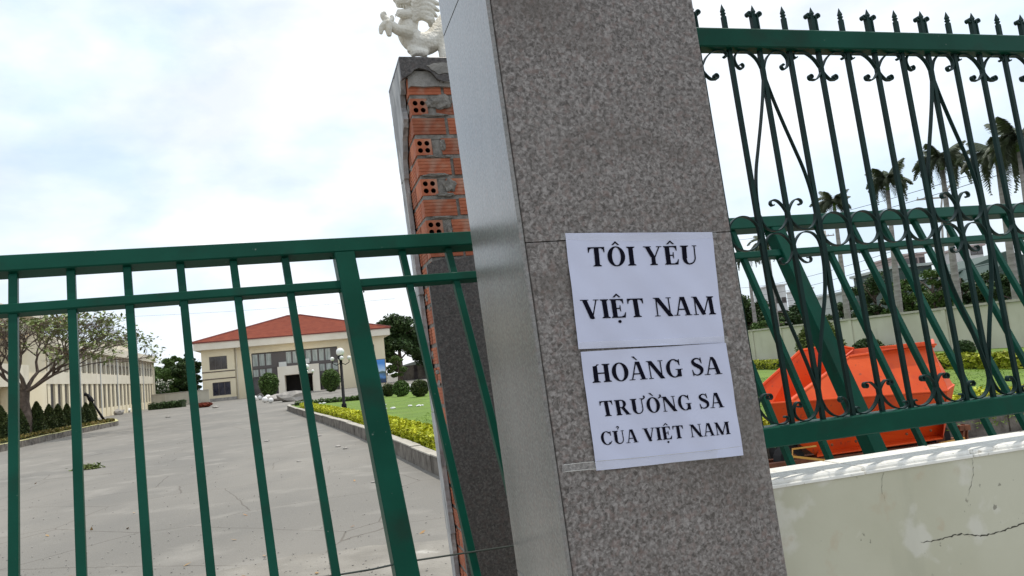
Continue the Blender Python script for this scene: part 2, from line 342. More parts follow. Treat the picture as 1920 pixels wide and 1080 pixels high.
kR = [gnd(540,770), gnd(620,799), gnd(700,832), gnd(812,888)]
kR = [Vector((p.x, p.y)) for p in kR]
kRn = smooth_path([kR[0]+Vector((-.3,2.5)), kR[0], kR[1], kR[2], kR[3], Vector((-.85,10.3)), Vector((-.3,9.55)), Vector((.7,9.25)), Vector((3,9.7)), Vector((6.2,10.42)), Vector((11,11.6)), Vector((15,12.6))], 6)
kRn = [(p.x, p.y) for p in kRn]
def kerb_run(path, side, label, zt=.27, top='kerbtop', mx=40):
    """one kerb, cut into concrete kerb stones about a metre long"""
    th = thing('stone_kerb', (path[0][0], path[0][1], 0), label, 'kerb')
    L = seg_lengths(path); n_ = 0; d = 0
    while d < L[-1]-.2:
        e = min(d+1.6, L[-1]); pts = [at_len(path, L, d+.008+(e-d-.016)*t/4) for t in range(5)]
        pts = [(p.x, p.y) for p in pts]; h = zt+random.uniform(-.012, .012); s0 = random.uniform(-.012, .012)
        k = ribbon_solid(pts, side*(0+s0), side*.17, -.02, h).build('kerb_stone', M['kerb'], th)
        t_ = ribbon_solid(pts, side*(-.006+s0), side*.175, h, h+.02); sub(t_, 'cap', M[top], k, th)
        d = e; n_ += 1
    return th
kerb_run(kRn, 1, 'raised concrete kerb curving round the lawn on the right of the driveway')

kL = smooth_path([gnd(-260,905).to_2d(), gnd(0,848).to_2d(), gnd(110,822).to_2d(), gnd(200,802).to_2d(), gnd(222,797).to_2d(), gnd(222,790).to_2d()+Vector((-.6,.3))], 5)
kL = [(p.x, p.y) for p in kL]
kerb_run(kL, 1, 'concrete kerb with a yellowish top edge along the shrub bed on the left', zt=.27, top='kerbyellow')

# lawn inside the right kerb (raised bed)
inn = offset_path(kRn, .17)
lawn_poly = inn + [(26, 20), (22, 62), (-12, 52)]
lawn = MB(); n_ = len(lawn_poly)
bm = bmesh.new(); vs_ = [bm.verts.new((x, y, .22)) for x, y in lawn_poly]; bm.faces.new(vs_); bmesh.ops.triangulate(bm, faces=bm.faces)
me = bpy.data.meshes.new('lawn'); bm.to_mesh(me); bm.free(); me.materials.append(M['lawn']); tag(ob('lawn', me), kind='structure')
bedL = offset_path(kL, .17) + [(kL[-1][0]-6, kL[-1][1]-1), (kL[0][0]-9, kL[0][1])]
bm = bmesh.new(); bm.faces.new([bm.verts.new((x, y, .2)) for x, y in bedL]); bmesh.ops.triangulate(bm, faces=bm.faces)
me = bpy.data.meshes.new('flower_bed_soil'); bm.to_mesh(me); bm.free(); me.materials.append(M['soil']); tag(ob('flower_bed_soil', me), kind='structure')

# ------------------------------------------------------------------ foliage tools
def leaves_mesh(name, C, size, mt, up=.35, aspect=.55, seed=0):
    """one leaf-shaped quad at every point of C, each turned its own way"""
    r = np.random.default_rng(seed); C = np.asarray(C, float); n = len(C)
    s = (size*(.6+.8*r.random(n)))[:, None]
    a = r.normal(size=(n, 3)); a[:, 2] *= .6; a /= np.linalg.norm(a, axis=1)[:, None]
    q = r.normal(size=(n, 3)); q[:, 2] += up*2; b = np.cross(a, q); b /= np.linalg.norm(b, axis=1)[:, None]
    V = np.stack([C-a*s*.6, C+b*s*aspect*.5-a*s*.1, C+a*s*.6, C-b*s*aspect*.5-a*s*.1], 1).reshape(-1, 3)
    me = bpy.data.meshes.new(name); me.vertices.add(4*n); me.vertices.foreach_set('co', V.ravel())
    me.loops.add(4*n); me.loops.foreach_set('vertex_index', np.arange(4*n, dtype=np.int32))
    me.polygons.add(n); me.polygons.foreach_set('loop_start', np.arange(0, 4*n, 4, dtype=np.int32)); me.polygons.foreach_set('loop_total', np.full(n, 4, dtype=np.int32))
    me.materials.append(mt); me.update(calc_edges=True); return me
def ball_pts(n, c, r, shell=.55, seed=0):
    q = np.random.default_rng(seed); d = q.normal(size=(n, 3)); d /= np.linalg.norm(d, axis=1)[:, None]
    R = (shell+(1-shell)*q.random(n))[:, None]; return np.array(c)+d*R*np.array(r)
def clump_crown(n_clumps, per, H, R, zc, seed, cr=.35, flat=.8):
    """clumps of leaves spread through an uneven crown"""
    q = np.random.default_rng(seed); P = []
    for i in range(n_clumps):
        d = q.normal(size=3); d /= np.linalg.norm(d); rad = q.random()**.4
        c = np.array([d[0]*R*rad, d[1]*R*rad, zc+d[2]*H*rad*flat]); k = cr*R*(.5+.8*q.random())
        P.append(ball_pts(int(per*(.5+q.random())), c, (k, k, k*.6), .3, seed*99+i))
    return np.concatenate(P)
def hedge(name, path, w_, z0, z1, mt, core, label, cat='hedge', leaf=.06, dens=600, seed=1, split=None):
    th = thing(name, (path[0][0], path[0][1], z0), label, cat)
    L = seg_lengths(path); q = np.random.default_rng(seed); n = int(dens*L[-1]); P = []
    ds = q.random(n)*L[-1]
    bw = []; k = max(4, int(L[-1]/.5))
    pts = [at_len(path, L, L[-1]*i/k) for i in range(k+1)]; pts = [(p.x, p.y) for p in pts]
    ribbon_solid(pts, -w_*.40, w_*.40, z0, z1-.06).build('dark_body', core, th)  # solid dark body added inside the hedge leaves
    for d in ds:
        p = at_len(path, L, d); p2 = at_len(path, L, min(d+.05, L[-1])); p1 = at_len(path, L, max(d-.05, 0)); t = (p2-p1).normalized()
        lump = 1+.10*sin(d*5.1)+.08*sin(d*11.7+2)
        if q.random() < .5: o = (q.random()-.5)*w_; z = z0+(z1-z0)*lump*(1-.15*(2*o/w_)**2)+q.normal()*.022
        else: o = (w_*.5*lump)*(1 if q.random() < .5 else -1)*(1+q.normal()*.06); z = z0+(z1-z0)*q.random()*lump
        P.append((p.x-t.y*o-th.location.x, p.y+t.x*o-th.location.y, z-z0))
    o = ob('foliage', leaves_mesh('hedge_leaves', P, leaf, mt, seed=seed), th); o['kind'] = 'stuff'; return th
hp = offset_path(kRn, .48)
hp_near = [p for p in hp if p[1] < 46]
def cut(path, f): return [p for p in path if f(p)]
hedge('yellow_hedge', hp_near[2:44], .42, .22, .47, M['leaf_yellow'], M['core_y'], 'bright yellow-green clipped hedge along the kerb right of the driveway', leaf=.075, dens=950, seed=3)
hedge('yellow_hedge', hp_near[44:], .42, .22, .50, M['leaf_yellow'], M['core_y'], 'bright yellow-green hedge behind the orange skip, beside the cross driveway kerb', leaf=.075, dens=900, seed=4)
hl = offset_path(kL, .42); hedge('edging_hedge', hl[3:-5], .42, .2, .42, M['leaf_brown'], M['core'], 'low brownish green edging hedge in front of the cone shrubs', leaf=.10, dens=260, seed=5)
# low hedge across the lawn far side and the strip hedge before the wall
p0 = gnd(1400,694,.22); p1 = gnd(1935,690,.22)
hedge('strip_hedge', [(p0.x+.2, p0.y+3), (p1.x, p1.y)], .6, .22, .55, M['leaf_hedge2'], M['core'], 'long low yellow-green hedge strip across the lawn before the compound wall', leaf=.12, dens=500, seed=6)
q0 = gnd(590,757,.22); q1 = gnd(760,744,.22)
hedge('far_hedge', [(q0.x-1, q0.y-.3), ((q0.x+q1.x)/2+1.2, (q0.y+q1.y)/2)], .5, .22, .45, M['leaf_mid'], M['core'], 'low dark green hedge along the far edge of the lawn', leaf=.16, dens=120, seed=7)
# grass tufts on the lawn edge nearest the gate
P = []
q = np.random.default_rng(11)
while len(P) < 24000:
    x = q.uniform(-3, 13); y = q.uniform(9.4, 26)
    if x > -.6-(y-9.6)*.33+.9: P.append((x, y, .235+q.random()*.015))
o = ob('grass', leaves_mesh('grass_blades', P, .045, M['blade'], up=0, aspect=.25, seed=12)); tag(o, kind='stuff')

# ================================================================== NEAR GRANITE PILLAR
pil = thing('granite_pillar', C0+U*.3+D*.27, 'big grey-pink granite clad gate pillar with two paper notices taped on it', 'pillar')
W, T, HT = .612, .545, 3.75
def slab(a0, a1, b0, b1, z0, z1, mt, c=.0025): return MB(NP).cbox(a0, a1, b0, b1, z0, z1, c).build('granite_slab', mt, pil)
MB(NP).box(.0125, W-.026, .0245, T-.026, 0, HT-.02).build('core', M['joint'], pil)
zj = [0, .62, 1.853, 2.72, HT]; 
for z0, z1 in zip(zj, zj[1:]): slab(.0140, W, -.0005+random.uniform(0,.001), .024, z0+.0012, z1-.0012, M['granite'])
sj = [0, .90, 2.65, HT]
for z0, z1 in zip(sj, sj[1:]):
    slab(0, .0120, 0, T, z0+.0012, z1-.0012, M['granite_side']); slab(W-.0195, W-.001, .0265, T, z0+.0012, z1-.0012, M['granite'])
for z0, z1 in zip(zj, zj[1:]): slab(.0135, W-.022, T-.022, T+.002, z0+.001, z1-.001, M['granite'])
MB(NP).cbox(-.04, W+.04, -.04, T+.04, HT, HT+.07, .008).build('cap', M['granite'], pil)

# ================================================================== PAPER NOTICES
def disp(a, z, s): return .0022*sin(a*23+s*2+z*9)*sin(z*19+s)+.0009*sin(a*61+z*47+s)
def notice(corners, label, s, lines):
    c = [Vector(NPuz(*p, 0)) for p in corners]   # (a,z): top-left, top-right, bottom-right, bottom-left
    th = thing('paper_notice', NP(c[3].x, -.004, c[3].y), label, 'notice', 'paper notices on the granite pillar')
    nx, ny = 36, 26; vs = []; fs = []
    for j in range(ny+1):
        for i in range(nx+1):
            u_, v_ = i/nx, j/ny; p = (c[0]*(1-u_)+c[1]*u_)*(1-v_)+(c[3]*(1-u_)+c[2]*u_)*v_
            e = min(u_, 1-u_)*min(v_, 1-v_)
            vs.append((p.x, -.0048-disp(p.x, p.y, s)-.004*max(0, .02-e)/.02*(.5+.5*sin(u_*9+s*3)), p.y))
    for j in range(ny):
        for i in range(nx): k = j*(nx+1)+i; fs.append((k, k+1, k+nx+2, k+nx+1))
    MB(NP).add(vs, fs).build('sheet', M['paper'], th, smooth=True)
    for txt, bl, br, tl in lines: text_line(th, txt, bl, br, tl, s)
    return th
# --- a serif alphabet drawn as polygons: cap height 1, baseline 0
TH, TN, SH = .225, .075, .055     # thick stem, thin stroke, serif height
def rect(x0, x1, y0, y1): return [(x0,y0),(x1,y0),(x1,y1),(x0,y1)]
def stem(x, w_=TH, y0=0, y1=1, serif=.09, b=True, t=True):
    P = [rect(x, x+w_, y0, y1)]
    if b: P += [[(x-serif,y0),(x+w_+serif,y0),(x+w_+serif,y0+SH*.7),(x+w_,y0+SH*1.6),(x,y0+SH*1.6),(x-serif,y0+SH*.7)]]
    if t: P += [[(x-serif,y1),(x-serif,y1-SH*.7),(x,y1-SH*1.6),(x+w_,y1-SH*1.6),(x+w_+serif,y1-SH*.7),(x+w_+serif,y1)]]
    return P
def diag(xa, ya, xb, yb, w_): return [(xa, ya), (xa+w_, ya), (xb+w_, yb), (xb, yb)]
def ring(cx, cy, ax, ay, bx, by, t0=0, t1=360, n=28, shear=0):
    R = []
    for i in range(n):
        p = [radians(t0+(t1-t0)*k/n) for k in (i, i+1)]
        R.append([(cx+ax*cos(p[0]), cy+ay*sin(p[0])), (cx+ax*cos(p[1]), cy+ay*sin(p[1])), (cx+bx*cos(p[1]), cy+by*sin(p[1])), (cx+bx*cos(p[0]), cy+by*sin(p[0]))])
    return R
def brush(pts, wd):
    P = smooth_path([Vector(p) for p in pts], 6); n = len(P); R = []; prev = None
    for i, p in enumerate(P):
        t = (P[min(i+1, n-1)]-P[max(i-1, 0)]).normalized(); f = i/(n-1)*(len(wd)-1); k = min(int(f), len(wd)-2); w_ = wd[k]+(wd[k+1]-wd[k])*(f-k)
        a, b = (p.x-t.y*w_/2, p.y+t.x*w_/2), (p.x+t.y*w_/2, p.y-t.x*w_/2)
        if prev: R.append([prev[0], prev[1], b, a])
        prev = (a, b)
    return R
def serif(x0, x1, y, up=1): h = SH*.75; return [rect(x0, x1, y, y+h) if up > 0 else rect(x0, x1, y-h, y)]
def G(ch):
    if ch == 'I': return stem(.1), .40
    if ch == 'T': return stem(.32, t=False)+[rect(.03,.81,.935,1)]+[[(.03,1),(.03,.72),(.07,.72),(.11,.87),(.2,.94)],[(.81,1),(.81,.72),(.77,.72),(.73,.87),(.64,.94)]], .86
    if ch == 'E': return stem(.10, serif=.07)+[rect(.1,.68,.935,1),rect(.1,.70,0,.065),rect(.28,.52,.47,.53)]+[[(.68,1),(.68,.74),(.645,.74),(.60,.88),(.5,.94)],[(.70,0),(.75,.28),(.71,.28),(.64,.13),(.5,.06)],[(.52,.33),(.52,.67),(.49,.67),(.46,.53),(.46,.47),(.49,.33)]], .80
    if ch == 'H': return stem(.09)+stem(.64)+[rect(.25,.68,.465,.535)], .94
    if ch == 'V': return [diag(.09,1,.38,0,.22)]+[diag(.74,1,.45,0,.065)]+serif(0,.40,1,-1)+serif(.62,.90,1,-1)+[[(.36,.02),(.62,.02),(.52,-.03),(.46,-.03)]], .90
    if ch == 'A': return [diag(.44,1.01,.66,0,.20)]+[diag(.42,1.01,.14,0,.065)]+serif(.02,.32,0)+serif(.56,.94,0)+[rect(.25,.68,.30,.365)]+[[(.40,1.01),(.64,1.01),(.56,.80),(.47,.80)]], .95
    if ch == 'Y': return [diag(.08,1,.33,.42,.22)]+[diag(.77,1,.50,.42,.065)]+stem(.36,.19,0,.47,t=False)+serif(0,.39,1,-1)+serif(.64,.92,1,-1), .92
    if ch == 'U': return stem(.09,b=False,y0=.32)+[rect(.68,.74,.32,1)]+serif(.60,.83,1,-1)+ring(.415,.34,.325,.36,.125,.29,180,270,12)+ring(.415,.34,.325,.36,.265,.29,270,360,12), .86
    if ch == 'N': return [rect(.11,.17,0,1)]+[diag(.05,1,.66,-.02,.24)]+[rect(.72,.78,.3,1)]+[[(.72,.3),(.78,.3),(.78,-.02),(.70,-.02)]]+serif(.02,.27,0)+serif(.62,.88,1,-1)+serif(0,.26,1,-1), .92
    if ch == 'M': return [rect(.12,.18,0,1)]+[diag(.06,1,.44,.02,.21)]+[diag(.88,1,.50,.02,.07)]+stem(.88,.20)+serif(.02,.28,0)+serif(0,.25,1,-1)+[[(.44,.04),(.60,.04),(.54,-.01),(.48,-.01)]], 1.17
    if ch == 'O': return ring(.45,.5,.42,.525,.205,.465), .92
    if ch == 'C': return ring(.47,.5,.42,.525,.215,.465,48,312,24)+[[(.72,.95),(.76,1.0),(.79,1.02),(.79,.66),(.75,.66),(.71,.82),(.62,.92)]]+[[(.60,.16),(.64,.09),(.74,.12),(.82,.25),(.79,.28),(.72,.19)]], .87
    if ch == 'G': return ring(.47,.5,.42,.525,.215,.465,52,328,24)+[rect(.64,.83,.02,.42)]+serif(.54,.92,.45,-1)+[[(.70,.93),(.76,1.0),(.79,1.02),(.79,.66),(.75,.66),(.70,.82),(.62,.90)]], .94
    if ch == 'S': return brush([(.56,.80),(.50,.92),(.36,.975),(.20,.91),(.15,.78),(.24,.64),(.42,.52),(.56,.38),(.56,.20),(.44,.07),(.28,.03),(.15,.10),(.09,.24)], [.05,.06,.07,.10,.17,.21,.22,.20,.15,.09,.07,.06,.05])+[[(.54,1.02),(.58,1.02),(.61,.68),(.57,.68),(.53,.82)]]+[[(.08,-.02),(.12,-.02),(.15,.12),(.10,.34),(.055,.34)]], .68
    if ch == 'R': return stem(.10, serif=.07)+ring(.44,.73,.27,.27,.09,.21,-90,90,14)+[rect(.28,.45,.935,1),rect(.28,.45,.46,.52)]+[diag(.37,.50,.66,0,.22)]+serif(.62,.93,0), .93
    return [], .34
def accents(name, w_):
    c = w_/2; A = []
    if '^' in name: A += [[(c-.20,1.09),(c-.10,1.09),(c,1.20),(c,1.30)],[(c+.20,1.09),(c+.10,1.09),(c,1.20),(c,1.30)]]
    if '`' in name: A += [[(c-.20,1.31),(c-.06,1.31),(c+.10,1.09),(c+.04,1.09)]]
    if '.' in name: A += [[(c+.085*cos(k*pi/6), -.20+.085*sin(k*pi/6)) for k in range(12)]]
    if '?' in name: A += brush([(c-.09,1.24),(c-.02,1.32),(c+.08,1.27),(c+.02,1.18),(c,1.09)], [.05,.07,.08,.06,.05])
    if "'" in name: A += brush([(w_-.10,.93),(w_+.0,.97),(w_+.07,1.06),(w_+.03,1.17)], [.05,.07,.10,.09])
    return A
def layout(txt):
    """'O^' = circumflex, '`' grave, '.' dot below, '?' hook, "'" horn"""
    x = 0; P = []; i = 0
    while i < len(txt):
        ch = txt[i]; ac = ''; i += 1
        while i < len(txt) and txt[i] in "^`.?'": ac += txt[i]; i += 1
        g, w_ = G(ch)
        if ch in 'AVY' and i > 1 and x > 0: x -= .05
        if ch == 'A' and 'O' in txt[max(0, i-3):i-1]: x -= .07
        if ch == 'O' and "'" in ac: pass
        for poly in g+accents(ac, w_-.02): P.append([(x+p[0], p[1]) for p in poly])
        x += w_+.045+(.04 if "'" in ac else 0)
    return P, x-.045
def text_line(th, txt, bl, br, tl, s):
    w_ = layout(txt)[1]; A = Vector(NPuz(*bl, 0)); Bx = Vector(NPuz(*br, 0)); Tt = Vector(NPuz(*tl, 0))
    ex = (Bx-A)/w_; ey = (Tt-A); x0 = 0
    for word in txt.split(' '):
        P, ww = layout(word); mb = MB(NP); k = 0
        for poly in P:
            k += 1; vs = []
            for x, y in poly:
                q_ = A+ex*(x+x0)+ey*y; vs.append((q_.x, -.0062-disp(q_.x, q_.y, s)-k*1e-6, q_.y))
            mb.add(vs, [tuple(range(len(vs)))])
        mb.build('lettering', M['ink'], th); x0 += ww+.045+.385
n1 = notice([(1058,438),(1333,436),(1357,643),(1083,655)], 'upper white notice reading TÔI YÊU VIỆT NAM taped to the granite pillar', 1,
    [('TO^I YE^U', (1102,500.5), (1306,495.5), (1098.5,464.5)), ('VIE^.T NAM', (1090,598.5), (1341,589.5), (1085,563))])
n2 = notice([(1087,660),(1358,643),(1391,853),(1117,882)], 'lower white notice reading HOÀNG SA TRƯỜNG SA CỦA VIỆT NAM', 2,
    [('HOA`NG SA', (1110.5,718), (1352,701), (1105.5,684)), ("TRU'O'`NG SA", (1126,781), (1356.5,763), (1121,752.5)), ('CU?A VIE^.T NAM', (1126,834.5), (1366.5,813.5), (1122,810))])
def tape(th, pts, wpx, s, name='tape', mt='tape'):
    mb = MB(NP); vs = []
    for x, y in pts:
        for o_ in (-wpx/2, wpx/2):
            a, z = NPuz(x, y+o_, 0); vs.append((a, -.0095 if abs(x-1220) < 150 else -.0075, z))
    fs = [(2*i, 2*i+2, 2*i+3, 2*i+1) for i in range(len(pts)-1)]
    return mb.add(vs, fs).build(name, M[mt], th)
tape(n2, [(1052,878),(1117,872),(1200,866),(1300,856),(1391,846)], 15, 2)
for pts in ([(1056,871.5),(1085,868),(1112,865.5)], [(1060,884),(1090,881),(1112,879),(1132,882)]):
    mb = MB(NP); mb.tube([(NPuz(x, y, 0)[0], -.0035, NPuz(x, y, 0)[1]) for x, y in pts], .0011, 5); mb.build('tape_fold_glint', M['tape_edge'], n2)
mb = MB(NP); mb.tube([(NPuz(x, y, 0)[0], -.0082, NPuz(x, y, 0)[1]) for x, y in [(1117,864),(1180,859),(1250,852),(1320,845),(1388,836)]], .0008, 5); mb.build('tape_fold_glint', M['tape_edge'], n2)  # pale thread along the tape, a highlight drawn as a part
tape(n1, [(1050,444),(1110,446),(1200,447),(1290,444),(1340,441)], 12, 1)
tape(n1, [(1083,648),(1150,645),(1250,641),(1362,636)], 12, 1)

# ================================================================== GREEN SLIDING GATE (knocked back, leaning)
G0 = Vector((-.18262566, 3.2, 2.05307624))
gx = Vector((.93224, .36176, .0069+.013)).normalized()
gb = Vector((-.17005354, .3073329, .9362843)).normalized()
gn = gx.cross(gb).normalized()
def GP(s, n_, t): return G0+gx*s+gn*n_+gb*t
gate = thing('sliding_gate', GP(.6, 0, -2.12), 'long green steel bar gate leaning back behind the granite pillar', 'gate')
S0, S1 = -2.75, 4.15
def gbox(name, s0, s1, t0, t1, hn, par=gate, c=.004):
    # n goes into depth: box with rounded long edges
    mb = MB(GP); L_ = []
    def ring_(s, e): return [(s, -hn+e, t0+c),(s, -hn+c, t0+e)] 
    prof = [(-hn, t0+c), (-hn+c, t0), (hn-c, t0), (hn, t0+c), (hn, t1-c), (hn-c, t1), (-hn+c, t1), (-hn, t1-c)]
    if (s1-s0) > (t1-t0):
        vs = [(s0, a, b) for a, b in prof]+[(s1, a, b) for a, b in prof]
    else:
        prof = [(s0+c, -hn), (s1-c, -hn), (s1, -hn+c), (s1, hn-c), (s1-c, hn), (s0+c, hn), (s0, hn-c), (s0, -hn+c)]
        vs = [(a, b, t0) for a, b in prof]+[(a, b, t1) for a, b in prof]
    fs = [tuple(range(8)), tuple(range(15, 7, -1))]+[(i, (i+1)%8, 8+(i+1)%8, 8+i) for i in range(8)]
    return mb.add(vs, fs).build(name, M['green'], par)
gbox('top_rail', S0, S1, -.014, .050, .032)
gbox('mid_rail', S0, S1, -.168, -.132, .021)
gbox('bottom_rail', S0, S1, -2.10, -2.04, .03)
gbox('lower_rail', S0, S1, -1.90, -1.865, .02)
posts = [-2.55, -.502, 1.60, 3.95]
for p in posts: gbox('post', p-.039, p+.039, -2.04, -.016, .0335)
bars_ = [-2.36,-2.175,-1.99,-1.805,-1.62,-1.447,-1.27,-1.095,-.912,-.725, -.268,-.075,.12,.32,.53,.74,.95,1.15,1.35, 1.872,2.093,2.302,2.53,2.757,3.0,3.225,3.44,3.66]
for s in bars_: gbox('bar', s-.0135, s+.0135, -2.04, -.016, .0135, c=.002)
wb_m = MB()
for s in bars_+[p+o_ for p in posts for o_ in (-.04, .04)]:
    for t in (-.014, -.132, -.168):
        for k in range(4): wb_m.sphere(tuple(GP(s+random.uniform(-.016, .016), -.0145-random.uniform(0,.006), t+random.uniform(-.003, .003))), random.uniform(.0025, .0045), 6, 4)
o = wb_m.build('weld_beads', M['green'], gate); o['kind'] = 'stuff'
# tied wire across the gate's back
wp = [onplane(x, y, GP(0, -.0, 0), gn)+gn*(-.03 if x < 740 else .022) for x, y in ((560,1084),(622,1077.5),(700,1065),(756,1056),(862,1040),(962,1025),(1040,1014))]
MBw = MB(); MBw.tube(wp, .0032, 6); wt = MBw.mesh('tie_wire', M['wire'], wp[0])
tag(ob('tie_wire', wt, loc=wp[0]), 'thin dark wire stretched across the lower gate bars to the granite pillar', 'wire')

# ================================================================== LOW WALL AND ORNAMENTAL FENCE
A0, A1 = W+.001, 3.9
wall = thing('boundary_wall', NP((A0+A1)/2, .25, 0), 'pale green painted low wall with white coping toned bright as if sunlit right of the granite pillar', 'wall')
wb = MB(NP); nx = 60
wb.box(A0, A1, .15, .35, 0, 1.109); wb.build('wall_body', M['wallpaint'], wall)
for i in range(8):
    a = A0+(A1-A0)*i/8; b = A0+(A1-A0)*(i+1)/8
    # coping: two stepped mouldings
    MB(NP).cbox(a+.0015, b-.0015, .145, .355, 1.110, 1.120, .003).build('coping_moulding', M['coping'], wall)
    MB(NP).cbox(a+.0015, b-.0015, .153, .347, 1.1205, 1.132, .006).build('coping', M['coping'], wall)
def crackline(pts, wd=.0016):
    mb = MB(NP); P = []
    for (x0, y0), (x1, y1) in zip(pts, pts[1:]):
        n_ = max(2, int(abs(x1-x0)+abs(y1-y0))//5)
        for k in range(n_): t = k/n_; P.append((x0+(x1-x0)*t+random.uniform(-1.6,1.6), y0+(y1-y0)*t+random.uniform(-1.6,1.6)))
    P.append(pts[-1]); vs = []
    for i, (x, y) in enumerate(P):
        a, z = NPuz(x, y, .149); h = wd*random.uniform(.3, 1)*min(1, (i+1)/4, (len(P)-i)/4); vs += [(a-h*.6, .1492, z+h), (a+h*.6, .1492, z-h)]
    mb.add(vs, [(2*i, 2*i+1, 2*i+3, 2*i+2) for i in range(len(P)-1)]); return mb.build('crack', M['crack'], wall)
crackline([(1726,1018),(1760,1013),(1800,1001),(1838,1005),(1880,996),(1925,978),(1990,960)], .0026)
crackline([(1658,876),(1652,915),(1660,940)], .0008); crackline([(1822,850),(1826,890),(1815,930)], .0008)

fence = thing('ornamental_fence', NP(1.6, .25, 1.13), 'dark green wrought iron fence with spear tips and scrolls standing on the low wall', 'fence')
FB = .25
ZB0, ZB1, ZT0, ZT1 = 1.214, 1.277, 2.489, 2.553
def hrail(name, z0, z1, hb):
    c = .004; prof = [(-hb, z0+c), (-hb+c, z0), (hb-c, z0), (hb, z0+c), (hb, z1-c), (hb-c, z1), (-hb+c, z1), (-hb, z1-c)]
    vs = [(A0, FB+a, b) for a, b in prof]+[(A1, FB+a, b) for a, b in prof]
    MB(NP).add(vs, [tuple(range(8)), tuple(range(15, 7, -1))]+[(i, (i+1)%8, 8+(i+1)%8, 8+i) for i in range(8)]).build(name, M['green_dark'] if 0 else M['green'], fence)
hrail('top_rail', ZT0, ZT1, .030); hrail('bottom_rail', ZB0, ZB1, .030)
for a in (1.62+1.5,): MB(NP).box(a, a+.03, FB-.015, FB+.015, 1.132, ZB0).build('foot', M['green'], fence)
PS = .1130; PA = .985; ZC = (ZB1+ZT0)/2; HH = (ZT0-ZB1)/2
NPL = lambda a, b, z: NP(a, b, z)
def strip2(pts, ht, hb, b0, n=6):
    P = smooth_path([Vector(p) for p in pts], n); vs = []
    for i, p in enumerate(P):
        t = (P[min(i+1, len(P)-1)]-P[max(i-1, 0)]).normalized(); nx_, nz_ = -t.y*ht, t.x*ht
        vs += [(p.x+nx_, b0-hb, p.y+nz_), (p.x-nx_, b0-hb, p.y-nz_), (p.x-nx_, b0+hb, p.y-nz_), (p.x+nx_, b0+hb, p.y+nz_)]
    fs = [(0,1,2,3), tuple(4*(len(P)-1)+k for k in (3,2,1,0))]
    for i in range(len(P)-1):
        for k in range(4): fs.append((4*i+k, 4*i+(k+1)%4, 4*i+4+(k+1)%4, 4*i+4+k))
    return vs, fs
# picket mesh (square bar, ring grooves, spear tip)
def picket_mesh():
    mb = MB(NP); h = .0068
    def sq(z, r, rot=0): return [(r*cos(rot+k*pi/2+pi/4)*1.414, FB+r*sin(rot+k*pi/2+pi/4)*1.414, z) for k in range(4)]
    zs = [(ZB1-.002, h), (2.603, h), (2.605, h*.7), (2.609, h*.7), (2.611, h), (2.614, h), (2.616, h*.7), (2.619, h*.72), (2.622, h*.95), (2.632, h*.55), (2.646, h*.06)]
    vs = []
    for z, r in zs: vs += sq(z, r)
    fs = [(3,2,1,0), tuple(4*(len(zs)-1)+k for k in range(4))]
    for i in range(len(zs)-1):
        for k in range(4): fs.append((4*i+k, 4*i+(k+1)%4, 4*i+4+(k+1)%4, 4*i+4+k))
    mb.add(vs, fs); return mb.mesh('picket', M['green_dark'], NP(0, 0, 0))
def curl(cx, cz, r, a0, a1, n=9):   # spiral in
    return [(cx+r*(1-.45*k/n)*cos(radians(a0+(a1-a0)*k/n)), cz+r*(1-.45*k/n)*sin(radians(a0+(a1-a0)*k/n))) for k in range(n+1)]
def mesh_of(paths, name, hb=.0075, ht=.0019, b0=FB):
    mb = MB(NP); k = 0
    for p in paths: vs, fs = strip2(p, ht, hb-.0004*k, b0, 4); mb.add(vs, fs); k += 1
    return mb.mesh(name, M['green_dark'], NP(0, 0, 0))
mir = lambda P: [(-x, z) for x, z in P]
flip = lambda P: [(x, 2*ZC-z) for x, z in P]
zt = ZT0
S_top = [(x, zt+z) for x, z in [(-.088,-.020),(-.094,-.024),(-.101,-.019),(-.099,-.010),(-.088,-.0035),(-.068,-.002),(-.045,-.009),(-.022,-.028),(-.004,-.056),(.010,-.080),(.028,-.097),(.046,-.098)]]+curl(.047, zt-.0885, .0095, -70, 250)
L_full = [(x, zt+z) for x, z in [(-.083,-.049),(-.076,-.046),(-.071,-.053),(-.077,-.062),(-.089,-.059),(-.0985,-.043),(-.0985,-.024),(-.085,-.007),(-.062,-.002),(-.037,-.010),(-.016,-.032),(-.003,-.066),(.006,-.105),(.020,-.165),(.042,-.245),(.066,-.325),(.088,-.40),(.101,-.47),(.1045,-.53),(.1045,-HH)]]
Mid = [(x, ZC+z) for x, z in [(-.046,.089),(-.052,.086),(-.058,.093),(-.054,.102),(-.042,.105),(-.027,.098),(-.011,.078),(.001,.052),(.014,.028),(.034,.009),(.057,.004),(.080,.010),(.097,.030),(.103,.055)]]
Ring = [(.0565+.0555*cos(radians(k*15)), ZC+.0555*sin(radians(k*15))) for k in range(25)]
Fl = [(.0095, zt+.064), (.0095, zt+.115), (.0115, zt+.124)]+curl(.0195, zt+.1245, .0075, 180, -130)
me_p = picket_mesh()
me_s = mesh_of([S_top, mir(S_top)], 'scroll_pair'); me_s2 = mesh_of([flip(S_top), flip(mir(S_top))], 'scroll_pair')
me_l = [mesh_of([f(L_full)], 'lyre_bar', hb=.007+.0004*i) for i, f in enumerate((lambda p: p, mir, flip, lambda p: flip(mir(p))))]
me_m = mesh_of([Mid, mir(Mid), flip(Mid), flip(mir(Mid))], 'centre_scroll'); me_r = mesh_of([Ring], 'ring')
me_f = mesh_of([Fl, mir(Fl)], 'finial_scroll', ht=.0028, hb=.009)
rl = fence.location
def fp(name, me, a): return ob(name, me, fence, loc=NP(a, 0, 0)-rl)
